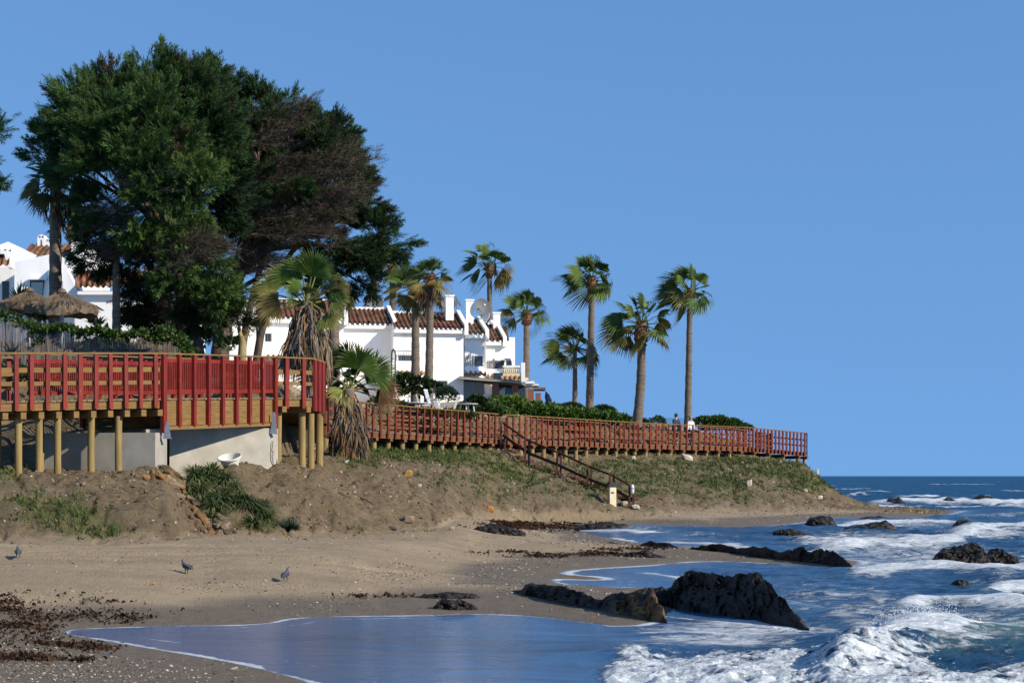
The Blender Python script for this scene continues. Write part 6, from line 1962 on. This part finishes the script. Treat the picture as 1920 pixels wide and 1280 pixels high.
rock('largest wet black rock standing in the surf', [(1252,1120),(1262,1092),(1285,1073),(1330,1070),(1352,1080),(1385,1074),(1430,1078),(1442,1098),(1470,1118),(1485,1135),(1500,1155),(1520,1180)], 1180, 1, depth=.40, Z=26.4, rough=1.3, ends=(1140, 1180))
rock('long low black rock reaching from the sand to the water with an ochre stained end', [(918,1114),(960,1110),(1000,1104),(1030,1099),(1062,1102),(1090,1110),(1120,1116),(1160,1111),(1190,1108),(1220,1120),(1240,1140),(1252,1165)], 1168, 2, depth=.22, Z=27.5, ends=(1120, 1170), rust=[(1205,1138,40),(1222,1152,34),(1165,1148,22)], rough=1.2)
rock('black shelf of rock linking the largest rock with the long low one', [(1165,1115),(1200,1106),(1240,1102),(1270,1108),(1285,1120)], 1128, 3, depth=.4, Z=28.5)
rock('small flat black rock lying on the wet sand, left end of the chain', [(812,1136),(830,1122),(860,1121),(885,1128),(896,1140)], 1142, 4, depth=.35, Z=find_Z(850,1142,24,40)[1], sub=5)
rock('thin strip of dark rock on the sand behind the small flat one', [(770,1120),(800,1114),(840,1111),(890,1112),(900,1118)], 1120, 5, depth=.25, Z=find_Z(840,1120,24,40)[1], sub=5)
rock('jagged dark rock ridge at the end of the middle sand bar', [(1440,1040),(1470,1030),(1490,1027),(1520,1031),(1545,1034),(1565,1038),(1580,1050),(1602,1062)], 1066, 6, depth=.3, Z=41.2, rough=1.3, ends=(1050, 1066))
rock('low dark rock strip along the middle sand bar', [(1130,1020),(1200,1020),(1280,1018),(1330,1017),(1370,1019),(1420,1026),(1480,1034),(1500,1050)], 1052, 7, depth=.14, Z=47.0, ends=(1024, 1056))
rock('thin flat dark rock strip on the sand, left of the low rock strip', [(1150,1040),(1180,1034),(1215,1033),(1250,1042)], 1044, 8, depth=.2, Z=find_Z(1200,1044,30,70)[1], sub=5)
rock('two humped dark rock standing in the foam near the right edge', [(1738,1064),(1750,1046),(1770,1030),(1795,1024),(1822,1018),(1840,1026),(1850,1040),(1856,1050)], 1068, 9, depth=.5, Z=40.5, rough=1.3)
rock('pointed dark rock touching the right side of the two humped one', [(1842,1058),(1855,1034),(1868,1027),(1880,1032),(1900,1042),(1916,1060)], 1062, 10, depth=.5, Z=41.2, rough=1.3, sub=5)
rock('dark rock where the far beach meets the surf', [(1508,984),(1520,972),(1540,967),(1560,969),(1570,984)], 987, 11, depth=.6, Z=73.5, sub=5)
rock('long flat dark rock awash beyond the far beach', [(1560,994),(1600,987),(1640,979),(1660,978),(1680,988),(1692,996)], 997, 12, depth=.4, Z=66.5, sub=5)
rock('flat dark rock in the blue water of the cove', [(1448,998),(1470,992),(1500,996),(1526,1003)], 1004, 13, depth=.4, Z=62.6, sub=5)
rock('rounded dark rock in the surf below the far white breakers', [(1782,990),(1795,978),(1812,973),(1828,980),(1834,990)], 992, 14, depth=.6, Z=69.5, sub=5)
rock('dark rock off the tip of the headland', [(1655,944),(1668,934),(1685,932),(1700,943)], 946, 15, depth=.7, Z=127, sub=5)
rock('farthest dark rock near the horizon', [(1825,934),(1840,927),(1855,929),(1866,935)], 937, 16, depth=.7, Z=150, sub=5)
rock('dark rock in the white line of far breakers', [(1762,942),(1775,933),(1790,936),(1800,943)], 945, 17, depth=.7, Z=132, sub=5)
rock('small dark rock just breaking the surface near the right edge', [(1782,1095),(1795,1086),(1810,1086),(1822,1094)], 1097, 18, depth=.6, Z=34, sub=5)
rock('weedy dark reef at the head of the cove', [(1060,992),(1100,984),(1140,979),(1175,982),(1186,992)], 994, 19, depth=.3, Z=69.0, sub=5)
rock('grey slab of rock at the foot of the bank', [(880,996),(900,987),(930,985),(960,989),(985,999)], 1002, 20, depth=.35, Z=find_Z(930,1000,40,75)[1], sub=5, mt=None)
rock('small dark stump of rock on the far beach end', [(1600,975),(1625,970),(1650,968),(1680,974)], 976, 21, depth=.4, Z=84, sub=5)

# orange rock ledge on the bank under the left abutment
mb = MB(); rl_ = np.random.default_rng(3)
lg = [(300,895),(322,905),(345,925),(365,942),(385,962),(405,982),(428,1000)]
pts = [find_Z(x, y, 34, 60) for x, y in lg]
v3_, f3_ = ICO[3]
for off, cl_, n_ in ((V3(0, 0, 0), (.25, .185, .115), 26), (V3(-.22, -.25, 0), (.27, .15, .07), 22), (V3(.16, .12, 0), (.22, .17, .12), 22), (V3(-.45, -.4, 0), (.20, .145, .09), 12)):
    for k in range(n_):
        t = rl_.uniform(0, len(pts) - 1.001); i = int(t)
        c = lerp(pts[i], pts[i + 1], t - i) + off + rl_.normal(size=3) * V3(.05, .05, 0)
        c[2] = gz(c[0], c[1])
        d = unit(pts[i + 1] - pts[i] + rl_.normal(size=3) * .06); sd_ = unit(np.cross(d, V3(0, -.5, .8))); up_ = np.cross(sd_, d)
        w_ = v3_ * (1 + .35 * fbm(v3_ * 1.5 + k * 3.1, 3)[:, None]); w_ = np.clip(w_, -.75, .75) 
        L_ = rl_.uniform(.18, .42)
        vv = c + w_[:, :1] * d * L_ + w_[:, 1:2] * sd_ * rl_.uniform(.06, .12) + w_[:, 2:] * up_ * rl_.uniform(.05, .11)
        mb.add(vv, f3_, np.array(cl_) * rl_.uniform(.65, 1.2))
tag(mb.build('rock_ledge', M['stone'], None, loc=pts[2]), 'slanting ledge of orange and tan rock slabs below the left abutment', 'rock')

# ------------------------------------------------------------------ single stones, then pebbles
def stone(label, px, py, w, hh, col, seed, cat='stone', group='loose stones on the bank', zr=(30, 118)):
    g = find_Z(px, py, *zr); s = g[1] / F
    v, f = ICO[3]
    p = v * (1 + .22 * fbm(v * 1.6 + seed * 5, 3)[:, None]) 
    p = np.clip(p, -.82, .82) * V3(w / 2 * s, w / 2 * s, hh / 2 * s) * 1.15
    a = seed * 1.3
    p = np.stack([p[:, 0], p[:, 1], p[:, 2] + .25 * p[:, 0] * math.sin(a)], 1)
    mb = MB(); mb.add(p + g + V3(0, 0, hh * .3 * s), f, np.array(col))
    return tag(mb.build('stone', M['stone'], None, loc=g), label, cat, group)
stone('round orange stone on the bank below the boardwalk, largest of the loose stones there', 765, 893, 17, 15, (.42, .24, .09), 1)
stone('pale stone lying on the bank just below the round orange one', 786, 913, 9, 7, (.55, .48, .40), 2)
stone('bright orange block at the foot of the far bank', 919, 957, 14, 12, (.48, .22, .07), 3)
stone('flat cream slab just under the boardwalk edge, right of the stairs', 1288, 862, 22, 13, (.62, .55, .43), 4)
stone('cream stone under the boardwalk, left of the flat slab', 1187, 861, 10, 8, (.58, .50, .36), 5)
stone('oblong pale stone standing on the far grassy bank', 1404, 910, 12, 13, (.56, .48, .38), 6)
stone('pale stone low on the headland slope', 1537, 935, 11, 8, (.60, .54, .44), 7)
stone('pale stone half way down the headland slope', 1510, 922, 9, 7, (.52, .44, .35), 8)
stone('greyish white stone at the foot of the stairs', 1191, 953, 17, 10, (.50, .48, .45), 9)
stone('cream stone between the pillar and the end of the stairs', 1170, 946, 14, 9, (.56, .50, .36), 10)
stone('white stone at the foot of the small fan palm', 650, 868, 9, 6, (.70, .70, .70), 11)
stone('tan boulder at the foot of the earth mound, in the middle', 766, 978, 22, 15, (.28, .215, .15), 12)
stone('dark stone low on the mound beside the tan boulder', 737, 992, 16, 7, (.10, .10, .11), 13)
stone('yellowish stone at the mound foot near the grey slab', 847, 993, 9, 8, (.45, .38, .22), 14)
stone('pale stone beside the left abutment', 281, 890, 13, 9, (.42, .37, .30), 15)
stone('flat orange brown board shaped stone on the dry sand between the pigeons', 281, 1096, 20, 5, (.45, .31, .18), 16, zr=(22, 40))

def scatter(n, mask, size, cols, seed, kindlab, name, cat, sink=.3, flat=.7, maxti=8.0):
    r = np.random.default_rng(seed)
    pr = np.maximum(mask, 0).ravel() * (GZ ** 1.0).ravel()
    pr = pr / pr.sum()
    pk = r.choice(len(pr), n, p=pr)
    x = gx.ravel()[pk] + r.normal(size=n) * .06; y = gy.ravel()[pk] + r.normal(size=n) * .1
    z = gz(x, y)
    v, f = ICO[1]
    R = size[0] + (size[1] - size[0]) * r.power(.28, n)
    R = R * (.55 + y / 75)
    vv = v[None] * (1 + r.normal(size=(n, len(v), 1)) * .22)
    vv = vv * (R[:, None, None] * r.uniform(.6, 1.3, (n, 1, 3))) * V3(1, 1, flat)
    vv = vv + np.stack([x, y, z + R * sink], 1)[:, None]
    ff = (np.arange(n)[:, None, None] * len(v) + f[None]).reshape(-1, 3)
    c = np.array(cols)[r.integers(0, len(cols), n)] * r.uniform(.75, 1.2, (n, 1))
    mb = MB(); mb.add(vv.reshape(-1, 3), ff, np.repeat(c, len(v), 0))
    return tag(mb.build(name, M['stone']), kindlab, cat, kind='stuff')
slm = slope_m * (SD < -.3) * (.35 + sstep(-.1, .35, fb2(gx, gy, 2.4, 3, 61))) * (1 - .6 * grass_m)
scatter(9000, slm, (.009, .050), [(.28, .21, .145), (.33, .26, .18), (.21, .155, .105), (.42, .36, .28), (.17, .125, .088), (.11, .08, .058), (.24, .16, .10)], 1, 'loose pebbles and clods scattered over the brown bank', 'pebbles', 'pebbles')
shm = (1 - slope_m) * (SD < -.1) * (SD > -14) * (ti < 4.2) * (.15 + 1.4 * np.exp(-((zt - .30) / .07) ** 2) + .8 * np.exp(-((zt - .12) / .06) ** 2)) * sstep(-.25, .3, fb2(gx, gy, 1.5, 3, 62))
shm = shm + 1.3 * in_patch(_px, HOR - (zt - EYE) * F / GZ, [(120,1265,330,26,1),(60,1230,160,20,.8),(330,1262,120,16,.8)]) * (SD < -.03) * (GZ < 26)
scatter(15000, shm, (.005, .026), [(.42, .36, .28), (.30, .25, .19), (.52, .47, .40), (.16, .13, .10), (.10, .085, .07)], 2, 'small shells and gravel washed up along the tide line', 'gravel', 'gravel', flat=.5)

# ------------------------------------------------------------------ seaweed washed up on the sand
WEED = [(60,1150,150,10,1.0),(190,1148,110,8,1.1),(255,1155,50,5,1.0),(90,1130,120,7,.7),(40,1200,90,16,1.2),(120,1215,80,10,.9),(60,1170,90,12,.8),(30,1232,80,10,1.0),(160,1238,30,4,1.0),(20,1180,60,14,.9),(60,1115,90,6,.5),(200,1168,60,4,.6),
        (700,1118,70,3,.6),(1040,1042,90,3,.5),(1130,1038,60,4,1.0),(940,1036,60,3,.4),(1010,985,90,6,1.1),(1100,988,60,7,1.2),(960,980,50,3,.6),(1180,1030,60,4,.8),(1420,992,90,3,.7),(1250,995,70,3,.5)]
wmask = in_patch(_px, HOR - (zt - EYE) * F / GZ, WEED) * (SD < -.02) * (.05 + sstep(-.08, .25, fb2(gx, gy * 1.5, .8, 5, 64))) * (ti < 4.4)
r_ = np.random.default_rng(8)
pr = wmask.ravel() * (GZ ** .8).ravel(); pr /= pr.sum()
pk = r_.choice(len(pr), 7000, p=pr)
x = gx.ravel()[pk] + r_.normal(size=len(pk)) * .05; y = gy.ravel()[pk] + r_.normal(size=len(pk)) * .08
mb = MB()
nn_ = len(pk)
c = np.stack([x, y, gz(x, y) + r_.uniform(.0, .03, nn_)], 1)
d = unit(r_.normal(size=(nn_, 3)) * V3(1, .8, .14))
L = r_.uniform(.02, .075, (nn_, 1)) * (.6 + y[:, None] / 60)
s = unit(np.cross(d, r_.normal(size=(nn_, 3)))) * r_.uniform(.008, .022, (nn_, 1)) * (.6 + y[:, None] / 60)
k_ = V3(0, 0, 1) * r_.uniform(.004, .025, (nn_, 1))
v = np.stack([c - d * L / 2 - s, c - d * L / 2 + s, c + k_ + s, c + k_ - s, c + d * L / 2 + s * .5, c + d * L / 2 - s * .5], 1)
k = np.arange(nn_)[:, None] * 6
cw = np.array([(.032, .018, .012), (.05, .026, .016), (.075, .042, .026), (.022, .014, .011), (.095, .058, .036)])[r_.integers(0, 5, nn_)]
mb.add(v.reshape(-1, 3), np.concatenate([k + np.array([[0, 1, 2, 3]]), k + np.array([[3, 2, 4, 5]])]), np.repeat(cw, 6, 0))
tag(mb.build('seaweed', M['dead_leaf']), 'dark brown seaweed strewn along the waterline', 'seaweed', kind='stuff')

# sticks on the mound
gst = 'dark sticks on the earth mound'
for i, (x0, y0, x1, y1, lab) in enumerate(((635, 925, 652, 934, 'short dark stick lying on the mound below the small fan palm'), (676, 935, 700, 952, 'long dark stick lying across the mound, right of the short one'), (22, 968, 50, 952, 'thin dark stick leaning on the grassy left bank'))):
    a, b_ = find_Z(x0, y0, 34, 70), find_Z(x1, y1, 34, 70)
    b_[1] = (a[1] + b_[1]) / 2; b_[0] = PX(x1, b_[1]); b_[2] = max(gz(b_[0], b_[1]), h(y1, b_[1]))
    mb = MB(); mb.tube([a + V3(0, 0, .02), lerp(a, b_, .5) + V3(0, 0, .05), b_ + V3(0, 0, .03)], [.02, .025, .012], 6)
    tag(mb.build('stick', M['bark'], None, loc=a), lab, 'stick', gst)

# white tub with a dark worn band
tp_ = V3(PX(434, 49.6), 49.6, 0); tp_[2] = h(878, 49.6)
ax = unit(V3(-.12, -.35, 1))
tub = thing('tub', 'white plastic tub with a dark worn band lying in the gully by the wing wall', 'tub', tp_)
s = 49.6 / F * .86
mb = MB(); mb.lathe([(0, 0), (15 * s, 0), (22 * s, 22 * s), (26 * s, 24 * s), (26.5 * s, 27 * s), (25 * s, 28 * s), (23 * s, 26 * s), (15 * s, 3 * s), (0, 3 * s)], tp_, 28, ax=ax)
mb.build('shell', mat('tub_white', (.62, .62, .55), (.5, .5, .43), 6, rough=.5), tub)
X_ = unit(np.cross(ax, V3(0, 1, 0))); Y_ = np.cross(ax, X_)
mb = MB()
for k in range(9):
    a0 = math.pi * (.0) + (-.62 + k * .15); zz_ = 11 * s
    rr = (15 + 7 * 11 / 22) * s + .006
    dirv = unit(V3(math.sin(a0), -math.cos(a0), 0)); dirv = unit(dirv - ax * np.dot(dirv, ax))
    tang = np.cross(ax, dirv)
    mb.obox(tp_ + ax * zz_ + dirv * rr, tang * s * (1.0 if k % 2 else .7), dirv * .004, ax * s * (2.2 if k % 3 else 1.4))
mb.build('dark_marks', M['dark_paint'], tub)

# ------------------------------------------------------------------ spray and foam lumps thrown up by the breaker
r_ = np.random.default_rng(21)
v1, f1 = ICO[1]
def wavez(px, py):
    j = np.abs(rows[None, :] - np.asarray(py)[:, None]).argmin(1); i = np.clip(np.searchsorted(wu, (np.asarray(px) - 960) / F), 0, len(wu) - 1)
    return np.stack([wx[j, i], wy[j, i], zw[j, i]], 1)
cand_px = np.concatenate([r_.uniform(1150, 1920, 5200), r_.normal(1715, 45, 3500), r_.uniform(1240, 1330, 260)])
cand_py = np.concatenate([r_.uniform(1218, 1285, 5200), r_.normal(1202, 9, 3500), r_.normal(1152, 4, 260)])
jj = np.abs(rows[None, :] - cand_py[:, None]).argmin(1); ii = np.clip(np.searchsorted(wu, (cand_px - 960) / F), 0, len(wu) - 1)
keep = foam[jj, ii] > .75
cand_px, cand_py = cand_px[keep], cand_py[keep]
p = wavez(cand_px, cand_py)
n = len(p)
p[:, 2] += np.abs(r_.normal(size=n)) * np.where(np.abs(cand_px - 1715) < 90, .07, .018) - .012
p[:, :2] += r_.normal(size=(n, 2)) * .06
R = r_.uniform(.0012, .0042, n)
vv = v1[None] * (1 + r_.normal(size=(n, len(v1), 1)) * .3) * (R[:, None, None] * r_.uniform(.6, 1.7, (n, 1, 3))) + p[:, None]
mb = MB(); mb.add(vv.reshape(-1, 3), (np.arange(n)[:, None, None] * len(v1) + f1[None]).reshape(-1, 3))
M['foam'] = mat('foam', (.86, .87, .87), (.78, .80, .82), 9, rough=.9, spec=.1)
tag(mb.build('sea_spray', M['foam'], smooth=True), 'white spray and foam thrown up by the near breaker', 'spray', kind='stuff')
